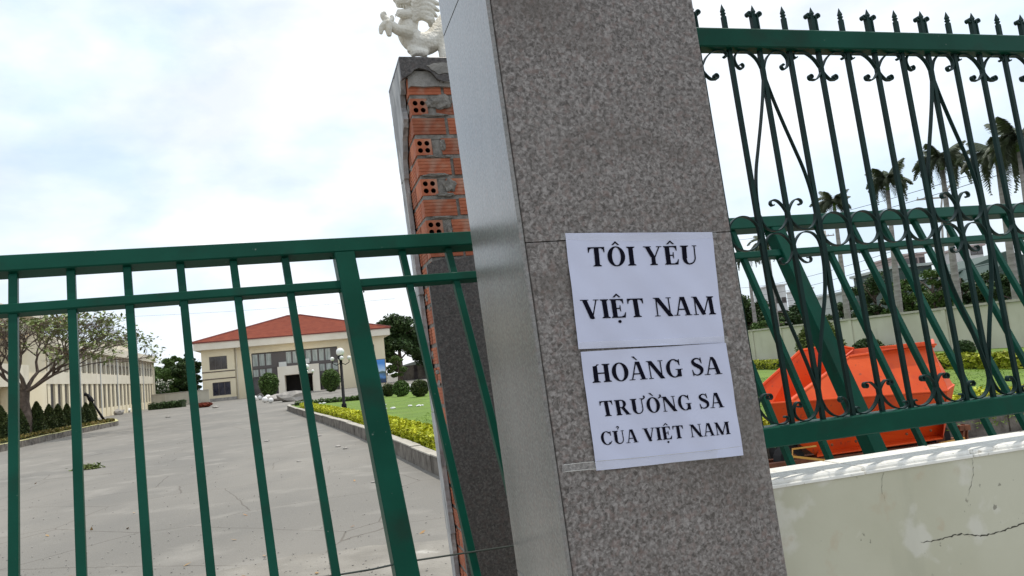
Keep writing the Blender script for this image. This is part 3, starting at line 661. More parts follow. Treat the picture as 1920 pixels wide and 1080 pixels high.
for i in range(-2, 20):
    a = PA+PS*i
    if a-.11 < A0-.05 and i == -3: continue
    fp('picket', me_p, a)
    if i % 2 == 0:
        fp('finial_scroll', me_f, a)
        if i % 6 == 0:
            for q_ in me_l: fp('lyre_bar', q_, a)
            fp('centre_scroll', me_m, a)
        else: fp('scroll', me_s, a); fp('scroll', me_s2, a)
    if i % 6 in (1, 2, 3, 4): fp('ring', me_r, a)

# ================================================================== BROKEN BRICK PILLAR
c2 = atY(827, 700, 4.32); a2 = (c2-C0).dot(U)+K*(c2.z-1.55); b2 = (c2-C0).dot(D)
bp = thing('brick_pillar', NP(a2+.3, b2+.27, 0), 'broken gate pillar with bare red hollow bricks and torn granite cladding, dragon on top', 'pillar')
def FQ(x, y): q_ = onplane(x, y, C0+D*b2, D); return (q_-C0).dot(U)+K*(q_.z-1.55)-a2, q_.z
PW, PT = .61, .545
ztop = FQ(765, 112)[1]; IN = .034
zs_ = FQ(800, 158)[1]; zc_ = FQ(830, 425)[1]; CH = (zs_-zc_)/7.0      # course height
BH = CH-.024; BL = .19; BS = BH
NB = lambda a, b, z: NP(a2+IN+a, b2+IN+b, z)
MB(NP).box(a2+IN+.006, a2+PW-.02, b2+IN+.10, b2+PT-.012, 0, ztop-.02).build('mortar_core', M['mortar'], bp)
MB(NP).box(a2+IN+.006, a2+PW-.02, b2+IN+.008, b2+IN+.0995, zs_+BH/2, ztop-.02).build('mortar_core', M['mortar'], bp)
def brick_holes():
    """hollow brick seen from its four-hole end (towards -b), long side along b"""
    mb = MB(NP); W_, H_ = BS, BH; vs = []; fs = []; nq = 12
    for i in range(2):
        for j in range(2):
            x0, x1 = W_*i/2, W_*(i+1)/2; z0, z1 = H_*j/2, H_*(j+1)/2; cx, cz = (x0+x1)/2+(.003 if i == 0 else -.003), (z0+z1)/2+(.003 if j == 0 else -.003); r = W_*.155
            o = len(vs); sq = []
            for k in range(nq):
                t = 2*pi*k/nq+pi/4; dx, dz = cos(t), sin(t); m_ = max(abs(dx), abs(dz)); sq.append(((x0+x1)/2+dx/m_*(x1-x0)/2, (z0+z1)/2+dz/m_*(z1-z0)/2))
            vs += [(x, 0, z) for x, z in sq]; vs += [(cx+r*cos(2*pi*k/nq+pi/4), 0, cz+r*sin(2*pi*k/nq+pi/4)) for k in range(nq)]
            vs += [(cx+r*cos(2*pi*k/nq+pi/4), .085, cz+r*sin(2*pi*k/nq+pi/4)) for k in range(nq)]
            for k in range(nq):
                l = (k+1) % nq; fs += [(o+k, o+l, o+nq+l, o+nq+k), (o+nq+k, o+nq+l, o+2*nq+l, o+2*nq+k)]
            fs.append(tuple(o+2*nq+k for k in range(nq)))
    o = len(vs); vs += [(0,0,0),(W_,0,0),(W_,BL,0),(0,BL,0),(0,0,H_),(W_,0,H_),(W_,BL,H_),(0,BL,H_)]
    fs += [(o,o+3,o+2,o+1),(o+4,o+5,o+6,o+7),(o+1,o+2,o+6,o+5),(o+2,o+3,o+7,o+6),(o+3,o,o+4,o+7)]
    me = bpy.data.meshes.new('brick'); L = NP(0, 0, 0); me.from_pydata([tuple(NP(*p)-L) for p in vs], [], fs); me.materials.append(M['brick']); me.materials.append(M['hole'])
    for p in me.polygons:
        if all(.001 < vs[v][1] + (0 if vs[v][1] else 0) or True for v in p.vertices) and any(abs(vs[v][1]-.085) < 1e-6 for v in p.vertices): p.material_index = 1
    me.update(); return me
def brick_grooved(along, L_=BL, ng=4):
    """stretcher: fine ribs run along its face"""
    prof = [(0, 0)]; dp = .0025
    for g in range(ng):
        c = BH*(g+.9)/(ng+.8); prof += [(0, c-.004), (dp, c-.0025), (dp, c+.0025), (0, c+.004)]
    prof += [(0, BH), (BS, BH), (BS, 0)]; n_ = len(prof)
    if along == 'a': vs = [(0, d, z) for d, z in prof]+[(L_, d, z) for d, z in prof]
    else: vs = [(d, 0, z) for d, z in prof]+[(d, L_, z) for d, z in prof]
    me = bpy.data.meshes.new('brick'); o = NP(0, 0, 0)
    me.from_pydata([tuple(NP(*p)-o) for p in vs], [], [tuple(range(n_)), tuple(range(2*n_-1, n_-1, -1))]+[(i, (i+1) % n_, n_+(i+1) % n_, n_+i) for i in range(n_)])
    bm = bmesh.new(); bm.from_mesh(me); bmesh.ops.recalc_face_normals(bm, faces=bm.faces); bm.to_mesh(me); bm.free(); me.materials.append(M['brick']); return me
mH = brick_holes(); mSa = brick_grooved('a'); mSb = brick_grooved('b'); mSh = brick_grooved('a', .12); mSc = brick_grooved('a', .085)
jit = lambda: random.uniform(-.003, .003)
def putb(me, a, b, z): return ob('brick', me, bp, loc=NB(a+jit(), b+random.uniform(-.002, .004), z+jit()*.6)-bp.location)
zk = zs_-BH/2; k = 0; GAP = .018; zslab = FQ(830, 486)[1]
while zk > .02:
    vis = zk+BH > zslab-.05
    MB(NP).box(a2+IN+.006, a2+PW-.022, b2+IN+.007+random.uniform(0,.003), b2+IN+.0995, zk-(CH-BH)-.002, zk-.0008).build('mortar_bed', M['mortar'], bp)
    x0 = .012 if k % 2 == 0 else BS+.001
    MB(NP).box(a2+IN+x0, a2+IN+(PW-IN-.022 if k % 2 == 0 else BS+.055+.12+GAP-.002), b2+IN+.011, b2+IN+.0995, zk, zk+BH).build('mortar_fill', M['mortar'], bp)
    if k % 2 == 0:
        putb(mSa, 0, 0, zk)
        if vis: putb(mSa, BL+GAP, 0, zk); putb(mSh, 2*(BL+GAP), 0, zk)
        putb(mSb, 0, BS+GAP, zk); putb(mSb, 0, BS+GAP+BL+GAP, zk)
    else:
        putb(mH, 0, 0, zk)
        if vis: putb(mSh, BS+.055, .004, zk); putb(mH, BS+.055+.12+GAP, 0, zk); putb(mSa, 2*BS+.055+.12+2*GAP, 0, zk)
        putb(mSb, 0, BL+GAP, zk); putb(mSc if False else mSb, 0, 2*(BL+GAP)-.0, zk) if 2*(BL+GAP)+BL < PT-IN+.02 else putb(mH, 0, 2*(BL+GAP), zk)
    zk -= CH; k += 1
def blob(name, c, r, mt, par, seed, fr=NP, sub_=3, amp=.25):
    bm = bmesh.new(); bmesh.ops.create_icosphere(bm, subdivisions=sub_, radius=1); q = np.random.default_rng(seed); ph = q.random(6)*6
    for v in bm.verts:
        n_ = 1+amp*(sin(v.co.x*4+ph[0])*cos(v.co.z*5+ph[1])+.5*sin(v.co.y*9+ph[2]+v.co.x*7))
        p = fr(c[0]+v.co.x*r[0]*n_, c[1]+v.co.y*r[1]*n_, c[2]+v.co.z*r[2]*n_); v.co = p-par.location
    me = bpy.data.meshes.new(name); bm.to_mesh(me); bm.free(); me.materials.append(mt)
    return ob(name, me, par)
# mortar smears over the bricks
for (px, py), r, sd in [((828, 187), (.062, .016, .042), 1), ((806, 190), (.020, .010, .022), 2), ((842, 189), (.022, .012, .03), 3), ((832, 268), (.016, .012, .032), 4), ((846, 345), (.034, .014, .04), 5), ((838, 362), (.05, .012, .012), 6),
                        ((816, 212), (.07, .010, .010), 7), ((812, 290), (.035, .014, .008), 8), ((836, 291), (.035, .012, .006), 9), ((820, 325), (.07, .012, .010), 10), ((846, 428), (.012, .012, .03), 11), ((832, 405), (.06, .010, .008), 12), ((812, 135), (.09, .014, .014), 13)]:
    a, z = FQ(px, py); blob('mortar_patch', (a2+a, b2+IN+.002, z), r, M['mortar'], bp, sd)
q = np.random.default_rng(5)
for i in range(16):     # lumps squeezed out along the side joints
    blob('mortar_patch', (a2+IN+.002, b2+IN+q.uniform(.08, .45), q.uniform(.9, ztop-.1)), (.008, q.uniform(.02, .06), q.uniform(.01, .03)), M['mortar'], bp, 40+i)
# cladding left over
def ragged0(P): return [(x+random.uniform(-.006,.006), z+random.uniform(-.005,.005)) for a_, b_ in zip(P, P[1:]+P[:1]) for x, z in (a_, ((a_[0]+b_[0])/2, (a_[1]+b_[1])/2))]
def ragged(pts, n=5, amp=.006):
    R = []
    for (x0, y0), (x1, y1) in zip(pts, pts[1:]+pts[:1]):
        L_ = math.hypot(x1-x0, y1-y0); m_ = max(1, int(L_/.02)) if L_ < .9 else 1
        for k in range(m_): t = k/m_; j = amp if 0 < k else 0; R.append((x0+(x1-x0)*t+random.uniform(-j, j), y0+(y1-y0)*t+random.uniform(-j, j)))
    return R
zf = zslab
MB(NP).prism([(a2+.0, 0.0), (a2+PW, 0.0), (a2+PW, zf+.012)]+[(a2+PW*(1-t), zf+random.uniform(-.012, .018)) for t in (.15,.3,.42,.55,.7,.8,.88,.94)]+[(a2+.0, zf-.03)], b2, b2+.028).build('granite_slab', M['granite_dark'], bp)
# head band round the top, broken underneath
low_ = [(a2+FQ(x, y)[0], FQ(x, y)[1]) for x, y in [(846,151),(832,152),(819,149),(815,140),(808,134),(797,129.5),(785,127.5),(776,131),(771,136)]]
band = [(a2-.004, ztop), (a2+PW, ztop), (a2+PW, low_[0][1]-.01)]+[(x+random.uniform(-.003,.003), z+random.uniform(-.004,.004)) for x, z in low_]+[(a2-.004, ztop-.12)]
MB(NP).prism(band[::-1], b2-.004, b2+.03).build('granite_slab', M['granite_dark'], bp)
pp = [(a2+FQ(x, y)[0], FQ(x, y)[1]) for x, y in [(797,124),(812,120),(846,119),(848,138),(822,139),(808,131)]]
MB(NP).prism(ragged0(pp), b2-.009, b2-.0045).build('plaster', M['concrete'], bp)
lo = MB(NP); P = [(a2+.035, ztop-.16)]+[(a2+.05+.5*t, ztop-.145+random.uniform(-.012, .012)) for t in (0,.15,.3,.5,.7,.9)]+[(a2+.55, ztop-.06), (a2+.04, ztop-.06)]
lo.prism(P, b2+.018, b2+.05).build('plaster', M['concrete'], bp)
a_, z_ = FQ(832, 147); 
MB(NP).cbox(a2+a_-.02, a2+a_+.2, b2+.004, b2+.03, z_-.018, z_+.02, .004).build('granite_slab', M['slabback'], bp)
MB(NP).cbox(a2-.004, a2+PW, b2-.004, b2+PT, ztop+.0005, ztop+.018, .005).build('cap', M['granite_dark'], bp)
SP = lambda b, a, z: NP(a2+a, b2+b, z)      # side face: polygon in (b,z), thickness along a
sidehi = [(PT, ztop-.001), (.034, ztop-.001), (.036, ztop-.09), (.07, ztop-.11), (.10, ztop-.17), (.13, ztop-.16)]+[(.14+.02*sin(t*9), ztop-.19-t*.2) for t in (0,.2,.4,.6,.8)]+[(.20, ztop-.37), (.26, ztop-.40), (.29, ztop-.46), (.35, ztop-.49), (.38, ztop-.60), (PT, ztop-.60)]
MB(SP).prism(ragged(sidehi), -.002, .028).build('granite_slab', M['slabback'], bp)
z1_ = ztop-.604; j = 0
while z1_ > 0:
    z0_ = max(0, z1_-.72); e = .40+.02*(j % 2)
    MB(SP).prism(ragged([(PT, z1_-.002), (e, z1_-.002), (e+.012, (z0_+z1_)/2), (e-.008, z0_+.002), (PT, z0_+.002)], amp=.004), -.001+.002*(j % 2), .027).build('granite_slab', M['slabback'], bp)
    z1_ = z0_; j += 1
MB(NP).box(a2+PW-.028, a2+PW, b2+.03, b2+PT, 0, ztop-.002).build('granite_slab', M['granite'], bp)
MB(NP).box(a2+.03, a2+PW-.03, b2+PT-.027, b2+PT+.001, 0, ztop-.003).build('granite_slab', M['granite'], bp)

# ------------------------------------------------------------------ dragon statue
dz = ztop+.018
drg = thing('dragon_statue', NP(a2+.28, b2+.2, dz), 'white carved dragon statue with a raised claw on top of the broken brick pillar', 'statue')
def DQ(x, y, b=.16): q_ = onplane(x, y, C0+D*(b2+b), D); return Vector(((q_-C0).dot(U)+K*(q_.z-1.55), b2+b, q_.z))
PXM = .0031
def drag(parts_, name, vox=.0055, amp=.0):
    mb = MB(NP)
    for kind, pts, rad in parts_:
        if kind == 't': mb.tube([tuple(DQ(*p)) for p in pts_smooth(pts)], rad_s(rad, len(pts_smooth(pts))), 10)
        else:
            c = DQ(*pts); mb.sphere((c.x, c.y, c.z), rad, 14, 9)
    o = mb.build(name, M['statue'], drg)
    md = o.modifiers.new('join', 'REMESH'); md.mode = 'VOXEL'; md.voxel_size = vox; md.use_smooth_shade = True
    sm = o.modifiers.new('smooth', 'SMOOTH'); sm.iterations = 4; return o
def pts_smooth(pts):
    P = [Vector(p if len(p) == 3 else (*p, .16)) for p in pts]; R = []
    for i in range(len(P)-1):
        a = P[max(i-1,0)]; b = P[i]; c = P[i+1]; d = P[min(i+2, len(P)-1)]
        for k in range(4): t = k/4; R.append(.5*((2*b)+(c-a)*t+(2*a-5*b+4*c-d)*t*t+(3*b-a-3*c+d)*t**3))
    R.append(P[-1]); return [tuple(p) for p in R]
def rad_s(r, n): return [float(np.interp(i/(n-1)*(len(r)-1), range(len(r)), r))*PXM for i in range(n)]
drag([('t', [(790,-14,.16),(779,10,.15),(769,34,.14),(764,56,.14),(772,74,.15),(790,82,.16),(808,78,.17),(822,62,.19),(836,40,.22),(852,22,.25),(872,22,.28),(890,44,.30),(900,72,.30),(914,96,.28)], [13,15,18,21,22,23,22,20,18,16,15,13,11,9]),
      ('t', [(772,100,.13),(775,90,.13)], [10,11]), ('t', [(796,101,.13),(795,92,.14)], [9,11]), ('t', [(770,101,.12),(784,97,.12),(802,102,.12)], [7,9,7]),
      ('t', [(832,112,.13),(830,96,.14),(828,80,.16),(832,66,.2)], [8,9,9,10]), ('t', [(880,112,.25),(884,90,.27),(890,66,.29)], [9,9,11]),
      ('t', [(770,62,.10),(757,59,.08),(744,55,.06),(733,46,.06)], [14,12,10,9])], 'body')
drag([('t', [(733,45,.06),(725,44,.055),(716,52,.05),(714,64,.05)], [9,8,6,3]), ('t', [(733,46,.06),(729,54,.05),(730,68,.05)], [9,8,4]), ('t', [(731,43,.06),(723,36,.06),(718,28,.06),(724,24,.055)], [8,7,6,4]), ('t', [(733,42,.07),(736,34,.07),(733,30,.07),(737,41,.075)], [5,4,3,2])], 'claw', vox=.004)
drag([('t', [(742,5,.08),(756,3,.08),(772,1,.1),(790,-4,.13)], [9,13,16,18]), ('t', [(743,23,.08),(754,26,.08),(768,25,.09),(784,16,.12)], [6,9,11,13]), ('s', (743,-1,.08), (.022,.026,.020)),
      ('t', [(762,-10,.05),(756,-18,.05),(748,-20,.05)], [5,4,2]), ('s', (768,-8,.07), (.024,.02,.022)), ('t', [(778,-12,.1),(792,-32,.1),(812,-44,.12)], [6,4,2]), ('t', [(784,-10,.18),(800,-30,.2),(822,-38,.22)], [6,4,2])], 'head', vox=.005)
mane = []
for i, (y0, y1, x1) in enumerate([(4,4,826),(12,16,824),(20,27,820),(28,37,814),(35,46,806),(-6,-12,826)]):
    mane.append(('t', [(772,y0+2,.06+.01*i),(790,y0-5,.055+.008*i),(806,(y0+y1)/2-2,.07),(x1,y1+5,.10)], [9,8.5,7.5,2.5]))
drag(mane, 'mane', vox=.004)
for i in range(9):
    c = DQ(742+i*3.2, 29+random.uniform(-1, 3), .07); MB(NP).tube([(c.x, c.y, c.z+.012), (c.x-.001, c.y-.003, c.z-.010)], [.006, .001], 6).build('beard_tuft', M['statue'], drg, smooth=True)
for i in range(4):
    c = DQ(746+i*5, 12, .055); MB(NP).tube([(c.x, c.y, c.z+.008), (c.x, c.y, c.z-.012)], [.005, .001], 6).build('tooth', M['statue'], drg)

# ================================================================== ORANGE SKIP
s0_ = gnd(1500, 885); bS = (s0_-C0).dot(D)-.5
skip = thing('orange_skip', C0+U*((gnd(1610,870)-C0).dot(U))+D*(bS+.7), 'big orange steel skip bucket on a rusty chassis behind the green fence', 'skip')
def SQ(x, y, b):
    b *= .85; q_ = onplane(x, y, C0+D*(bS+b), D); return ((q_-C0).dot(U), bS+b, q_.z)
NQ = lambda a, b, z: C0+U*a+D*b+Z*z
def plate(name, pts, mt=None, th=.018, par=skip):
    """steel plate with thickness from (px,py,depth) corners"""
    P = [NQ(*SQ(*p)) for p in pts]; n_ = (P[1]-P[0]).cross(P[2]-P[0]).normalized()
    for i in range(3, len(P)): P[i] = P[i]-n_*((P[i]-P[0]).dot(n_))*0
    mb = MB(); k = len(P); mb.add([tuple(p-n_*th/2) for p in P]+[tuple(p+n_*th/2) for p in P], [tuple(range(k)), tuple(range(2*k-1, k-1, -1))]+[(i, (i+1) % k, k+(i+1) % k, k+i) for i in range(k)])
    o = mb.build(name, mt or M['orange'], par); bv = o.modifiers.new('bevel', 'BEVEL'); bv.width = .004; bv.segments = 1; return o
plate('front_plate', [(1478,757,.0),(1776,732,.0),(1747,652,.34),(1592,670,.34)])           # upper front, leaning back
plate('front_plate', [(1440,757,.02),(1776,735,.02),(1768,822,.5),(1532,856,.5),(1452,800,.25)])        # lower front, tucking under
plate('back_plate', [(1424,728,1.25),(1502,657,1.25),(1562,648,1.3),(1600,655,1.3),(1600,775,1.1),(1436,775,1.1)])
plate('back_plate', [(1600,655,1.3),(1742,640,1.3),(1770,700,1.1),(1600,740,1.1)])
plate('end_plate', [(1747,652,.34),(1742,640,1.3),(1772,712,1.2),(1790,722,.6),(1776,732,.0)])
plate('end_plate', [(1776,735,.02),(1790,722,.6),(1772,712,1.2),(1760,790,1.1),(1768,822,.26)])
plate('floor_plate', [(1436,760,1.2),(1440,760,.03),(1600,750,.03),(1600,745,1.2)])
plate('floor_plate', [(1532,856,.26),(1768,822,.26),(1760,800,1.1),(1536,830,1.1)])
plate('chute_cheek', [(1592,670,.34),(1478,757,.0),(1470,757,.1),(1584,672,.45)])
plate('chute_plate', [(1584,668,.45),(1600,655,1.3),(1520,760,1.2),(1482,757,.10)])
mb = MB(); 
def rod(name, pts, r, mt, n=6): 
    mb = MB(); mb.tube([NQ(*SQ(*p)) for p in pts], r, n); return mb.build(name, mt, skip)
def beam(name, p, q_, hw, hd, mt):
    P, Q = NQ(*SQ(*p)), NQ(*SQ(*q_)); mb = MB(); mb.bar(P, Q, hw, hd, D, Z); return mb.build(name, mt, skip)
rod('rim', [(1592,669,.34),(1670,658,.34),(1750,649,.34),(1748,638,1.3)], .022, M['orange'])
rod('rim', [(1424,728,1.25),(1502,657,1.25),(1562,647,1.3),(1600,654,1.3)], .02, M['orange'])
rod('crease_rib', [(1440,757,.0),(1600,745,-.01),(1778,732,0)], .014, M['orange'])
rod('rim', [(1478,756,-.005),(1592,669,.335)], .013, M['orange'])
beam('rim_lip', (1655,652,.30), (1752,646,.30), .035, .012, M['orange'])
for x in (1560,1605,1650,1700,1745):
    c = NQ(*SQ(x, 846-(x-1532)*.145-8, .20)); mb = MB(); mb.sphere(c, .016, 8, 6); mb.build('bolt', M['rust'], skip)
beam('chassis_beam', (1432,880,.35), (1812,832,.35), .04, .055, M['rust'])
beam('chassis_beam', (1432,872,1.0), (1812,826,1.0), .04, .055, M['rust'])
beam('cross_beam', (1436,874,.32), (1434,868,1.05), .04, .05, M['rust'])
beam('yellow_rail', (1486,856,.10), (1590,868,.12), .012, .012, M['yellowsteel'])
beam('yellow_rail', (1486,856,.10), (1486,842,.3), .010, .010, M['yellowsteel'])
beam('yellow_rail', (1486,842,.12), (1530,836,.12), .008, .008, M['yellowsteel'])
beam('yellow_rail', (1762,832,.12), (1808,822,.2), .012, .012, M['yellowsteel'])
beam('bracket', (1800,835,.30), (1806,800,.30), .03, .03, M['rust']); beam('bracket', (1812,832,.30), (1812,804,.30), .02, .03, M['rust']); beam('bracket', (1796,803,.30), (1816,801,.30), .03, .03, M['rust'])
for px, b in ((1488, .5), (1770, .5), (1488, 1.1), (1770, 1.1)):
    g_ = NQ(SQ(px, 870, b)[0], bS+b, .16); mb = MB(); mb.tube([g_-D*.07, g_+D*.07], .16, 18); wl = mb.build('wheel', M['rubber'], skip)
    mb = MB(); mb.tube([g_-D*.078, g_+D*.078], .07, 12); sub(mb, 'hub', M['rust'], wl, skip)
a_ = SQ(1545, 866, .35)

# ================================================================== MAIN BUILDING
OB = gnd(382, 755); 
def BA(px, py, b=0): q_ = onplane(px, py, OB+D*b, D); return (q_-OB).dot(U), q_.z
BP = lambda a, b, z: OB+U*a+D*b+Z*z
WB = BA(724, 690)[0]; DEPB = 17.0
ZE = 8.55
mbld = thing('main_building', BP(WB/2, 5, 0), 'cream two storey office with red hipped roof at the end of the drive', 'building')
def bb(name, a0, a1, b0, b1, z0, z1, mt, par=mbld): return MB(BP).box(a0, a1, b0, b1, z0, z1).build(name, mt, par)
xs = lambda px, py=700, b=0: BA(px, py, b)[0]
wl1 = xs(441); g0 = xs(473); g1 = xs(636); wr0 = xs(675)
def wall_with_windows(name, a0, a1, b, zt, wins, mt, th=.3):
    """wall front cut into pieces round real openings; wins = (a0,a1,z0,z1,glass)"""
    A = sorted({a0, a1, *[w_[0] for w_ in wins], *[w_[1] for w_ in wins]}); Zs = sorted({0, zt, *[w_[2] for w_ in wins], *[w_[3] for w_ in wins]})
    mb = MB(BP)
    for i in range(len(A)-1):
        for j in range(len(Zs)-1):
            ca, cz = (A[i]+A[i+1])/2, (Zs[j]+Zs[j+1])/2
            if any(w_[0] < ca < w_[1] and w_[2] < cz < w_[3] for w_ in wins): continue
            mb.box(A[i], A[i+1], b, b+th, Zs[j], Zs[j+1])
    o = mb.build(name, mt, mbld)
    for (x0, x1, z0, z1, g) in wins:
        f = MB(BP); fw_ = .09
        f.box(x0, x1, b+.10, b+.18, z0, z0+fw_); f.box(x0, x1, b+.10, b+.18, z1-fw_, z1); f.box(x0, x0+fw_, b+.10, b+.18, z0+fw_, z1-fw_); f.box(x1-fw_, x1, b+.10, b+.18, z0+fw_, z1-fw_)
        nm = 3 if x1-x0 > 2 else 1
        for k in range(1, nm): xx = x0+(x1-x0)*k/nm; f.box(xx-.035, xx+.035, b+.11, b+.17, z0+fw_, z1-fw_)
        fr = f.build('window', M['shutter'], mbld); sub(MB(BP).box(x0+fw_, x1-fw_, b+.135, b+.145, z0+fw_, z1-fw_), 'pane', M[g], fr, mbld)
    return o
WN = lambda px0, px1, py0, py1, g: (xs(px0), xs(px1), BA((px0+px1)/2, py1)[1], BA((px0+px1)/2, py0)[1], g)
wall_with_windows('wall', 0, wl1, 0, ZE-1.0, [WN(393.5,427,668,693,'glass'), WN(397,431,716.5,741.5,'glass_dk')], M['cream'])
wall_with_windows('wall', wr0, WB, 0, ZE-1.0, [WN(690,705.5,646,668.5,'glass')], M['cream'])
bb('wall', wl1, g0, .5, .9, 0, ZE-1.0, M['cream']); bb('wall', g1, wr0, .5, .9, 0, ZE-1.0, M['cream'])
zg = BA(480, 662)[1]; bb('wall', g0, g1, .5, .9, zg, ZE-1.0, M['cream'])
bb('wall', 0, .3, .3, DEPB, 0, ZE-1.0, M['cream']); bb('wall', WB-.3, WB, .3, DEPB, 0, ZE-1.0, M['cream']); bb('wall', .3, WB-.3, DEPB-.3, DEPB, 0, ZE-1.0, M['cream'])
for z in (BA(405, 697)[1], BA(405, 710.5)[1]): bb('band', -.02, wl1+.02, -.05, 0, z-.07, z+.07, M['line_brown'])
bb('plinth', -.1, wl1+.1, -.25, -.002, 0, .45, M['rubble'])
# glazed centre
bb('inside_wall', g0, g1, 2.2, 2.4, 0, zg, M['glass_lt'])
rows = [(zg-.1, BA(500, 686)[1]), (BA(500, 690)[1], BA(500, 706)[1])]
n_ = 13
for k in range(n_):
    x0 = g0+(g1-g0)*k/n_; x1 = g0+(g1-g0)*(k+1)/n_
    for r_, (zt_, zb_) in enumerate(rows):
        f = MB(BP); f.box(x0, x0+.12, .62, .74, zb_, zt_); f.box(x1-.12, x1, .62, .74, zb_, zt_); f.box(x0+.12, x1-.12, .62, .74, zb_, zb_+.1); f.box(x0+.12, x1-.12, .62, .74, zt_-.1, zt_)
        dark = (k in (3, 4, 7, 12)) if r_ == 0 else (k in (3, 8))
        fr = f.build('window', M['shutter'], mbld); sub(MB(BP).box(x0+.12, x1-.12, .67, .69, zb_+.1, zt_-.1), 'pane', M['shutter' if dark else 'glass_lt'], fr, mbld)
bb('sill_band', g0, g1, .56, .78, rows[1][0]-.02, rows[0][1]+.02, M['shutter'])
bb('lower_glazing', g0, g1, .8, .86, 0, rows[1][1]-.02, M['glass'])
for k in range(11): x0 = g0+(g1-g0)*k/10; bb('mullion', x0-.08, x0+.08, .66, .79, 0, rows[1][1]-.03, M['offwhite' if k in (1, 9) else 'shutter'])
for px, py in ((530, 683), (573, 677)): a, z = BA(px, py, .4); bb('air_conditioner', a-.55, a+.55, .2, .55, z-.35, z+.35, M['acwhite'])
# eaves, fascia and hipped roof
bb('fascia', -.9, WB+.9, -.9, DEPB+.9, ZE-1.0, ZE, M['offwhite'])
bb('eave_edge', -1.05, WB+1.05, -1.05, DEPB+1.05, ZE, ZE+.14, M['ridge'])
apx = BA(545, 593, DEPB/2); za = apx[1]; r0_, r1_ = apx[0]-.6, apx[0]+1.6
EV = [(-1.05,-1.05),(WB+1.05,-1.05),(WB+1.05,DEPB+1.05),(-1.05,DEPB+1.05)]; ez = ZE+.15
def roof_course_plane(e0, e1, t0, t1, n=22):
    mb = MB(BP); vs = []; fs = []
    for k in range(n+1):
        t = k/n; 
        for dz_ in (0, .09):
            L_ = Vector(e0).lerp(Vector(t0), t); R_ = Vector(e1).lerp(Vector(t1), t); vs += [(L_.x, L_.y, L_.z+dz_*(1 if k < n else 0)), (R_.x, R_.y, R_.z+dz_*(1 if k < n else 0))]
    for k in range(n):
        fs += [(4*k, 4*k+1, 4*k+3, 4*k+2), (4*k+2, 4*k+3, 4*k+5, 4*k+4)]
    return mb.add(vs, fs)
TP = [(r0_, DEPB/2, za), (r1_, DEPB/2, za)]
EVz = [(x, y, ez) for x, y in EV]
for e0, e1, t0, t1 in ((EVz[0], EVz[1], TP[0], TP[1]), (EVz[1], EVz[2], TP[1], TP[1]), (EVz[2], EVz[3], TP[1], TP[0]), (EVz[3], EVz[0], TP[0], TP[0])):
    roof_course_plane(e0, e1, t0, t1).build('roof', M['rooftile'], mbld)
for e0, t0 in zip(EVz, (TP[0], TP[1], TP[1], TP[0])): MB(BP).tube([(e0[0], e0[1], e0[2]+.06), (t0[0], t0[1], t0[2]+.1)], .14, 6).build('ridge', M['ridge'], mbld)
MB(BP).tube([(r0_, DEPB/2, za+.1), (r1_, DEPB/2, za+.1)], .16, 6).build('ridge', M['ridge'], mbld)
for a in (wl1+.25, wr0-.35): MB(BP).tube([(a, .42, 0), (a, .42, ZE-1.0)], .07, 8).build('downpipe', M['offwhite'], mbld)
# portico
PB = -8.0
p0x, p1x = BA(522, 720, PB)[0], BA(600, 714, PB)[0]; pz = BA(560, 684.5, PB)[1]; oz = BA(560, 701, PB)[1]; o0, o1 = BA(534.5, 720, PB)[0], BA(587, 714, PB)[0]
bb('portico_pillar', p0x, o0, PB, PB+1.0, 0, oz, M['offwhite']); bb('portico_pillar', o1, p1x, PB, PB+1.0, 0, oz, M['offwhite'])
bb('portico_pillar', p0x, o0, -1.2, -.1, 0, oz, M['offwhite']); bb('portico_pillar', o1, p1x, -1.2, -.1, 0, oz, M['offwhite'])
bb('portico_roof', p0x, p1x, PB, .45, oz+.001, pz, M['offwhite'])
bb('entrance_door', o0-.4, o1+.4, .0, .45, 0, oz, M['inside'])
bb('entrance_steps', p0x-1.5, p1x+1.5, PB-.4, .4, -.02, .16, M['rubble'])

# billboard beside the right wing
bA = BA(703.5, 700, -2)[0]; bB_ = BA(724, 700, -2)[0]; bz1 = BA(714, 673, -2)[1]; bz0 = BA(714, 716, -2)[1]-.2
bd = thing('billboard', BP((bA+bB_)/2, -2, 0), 'tall blue picture billboard of sky and water at the right corner of the office', 'billboard')
MB(BP).box(bA, bB_, -2, -1.9, bz0, bz1).build('panel', M['shutter'], bd)
pm = bpy.data.materials.new('billboard_print'); pm.use_nodes = True; t = pm.node_tree; B = t.nodes['Principled BSDF']; tcn = t.nodes.new('ShaderNodeTexCoord'); sp = t.nodes.new('ShaderNodeSeparateXYZ'); nz = t.nodes.new('ShaderNodeTexNoise'); nz.inputs['Scale'].default_value = .9
ad = t.nodes.new('ShaderNodeMath'); ad.operation = 'MULTIPLY_ADD'; ad.inputs[1].default_value = 1.0; rp = t.nodes.new('ShaderNodeValToRGB'); mr = t.nodes.new('ShaderNodeMapRange')
t.links.new(tcn.outputs['Generated'], sp.inputs[0]); t.links.new(tcn.outputs['Object'], nz.inputs['Vector'])
mu = t.nodes.new('ShaderNodeMath'); mu.operation = 'MULTIPLY'; mu.inputs[1].default_value = .35; t.links.new(nz.outputs['Fac'], mu.inputs[0]); t.links.new(sp.outputs['Z'], ad.inputs[0]); t.links.new(mu.outputs[0], ad.inputs[2])
t.links.new(ad.outputs[0], rp.inputs[0]); E_ = rp.color_ramp.elements; E_[0].position = .1; E_[0].color = (.01,.03,.10,1); E_[1].position = 1; E_[1].color = (.08,.28,.7,1)
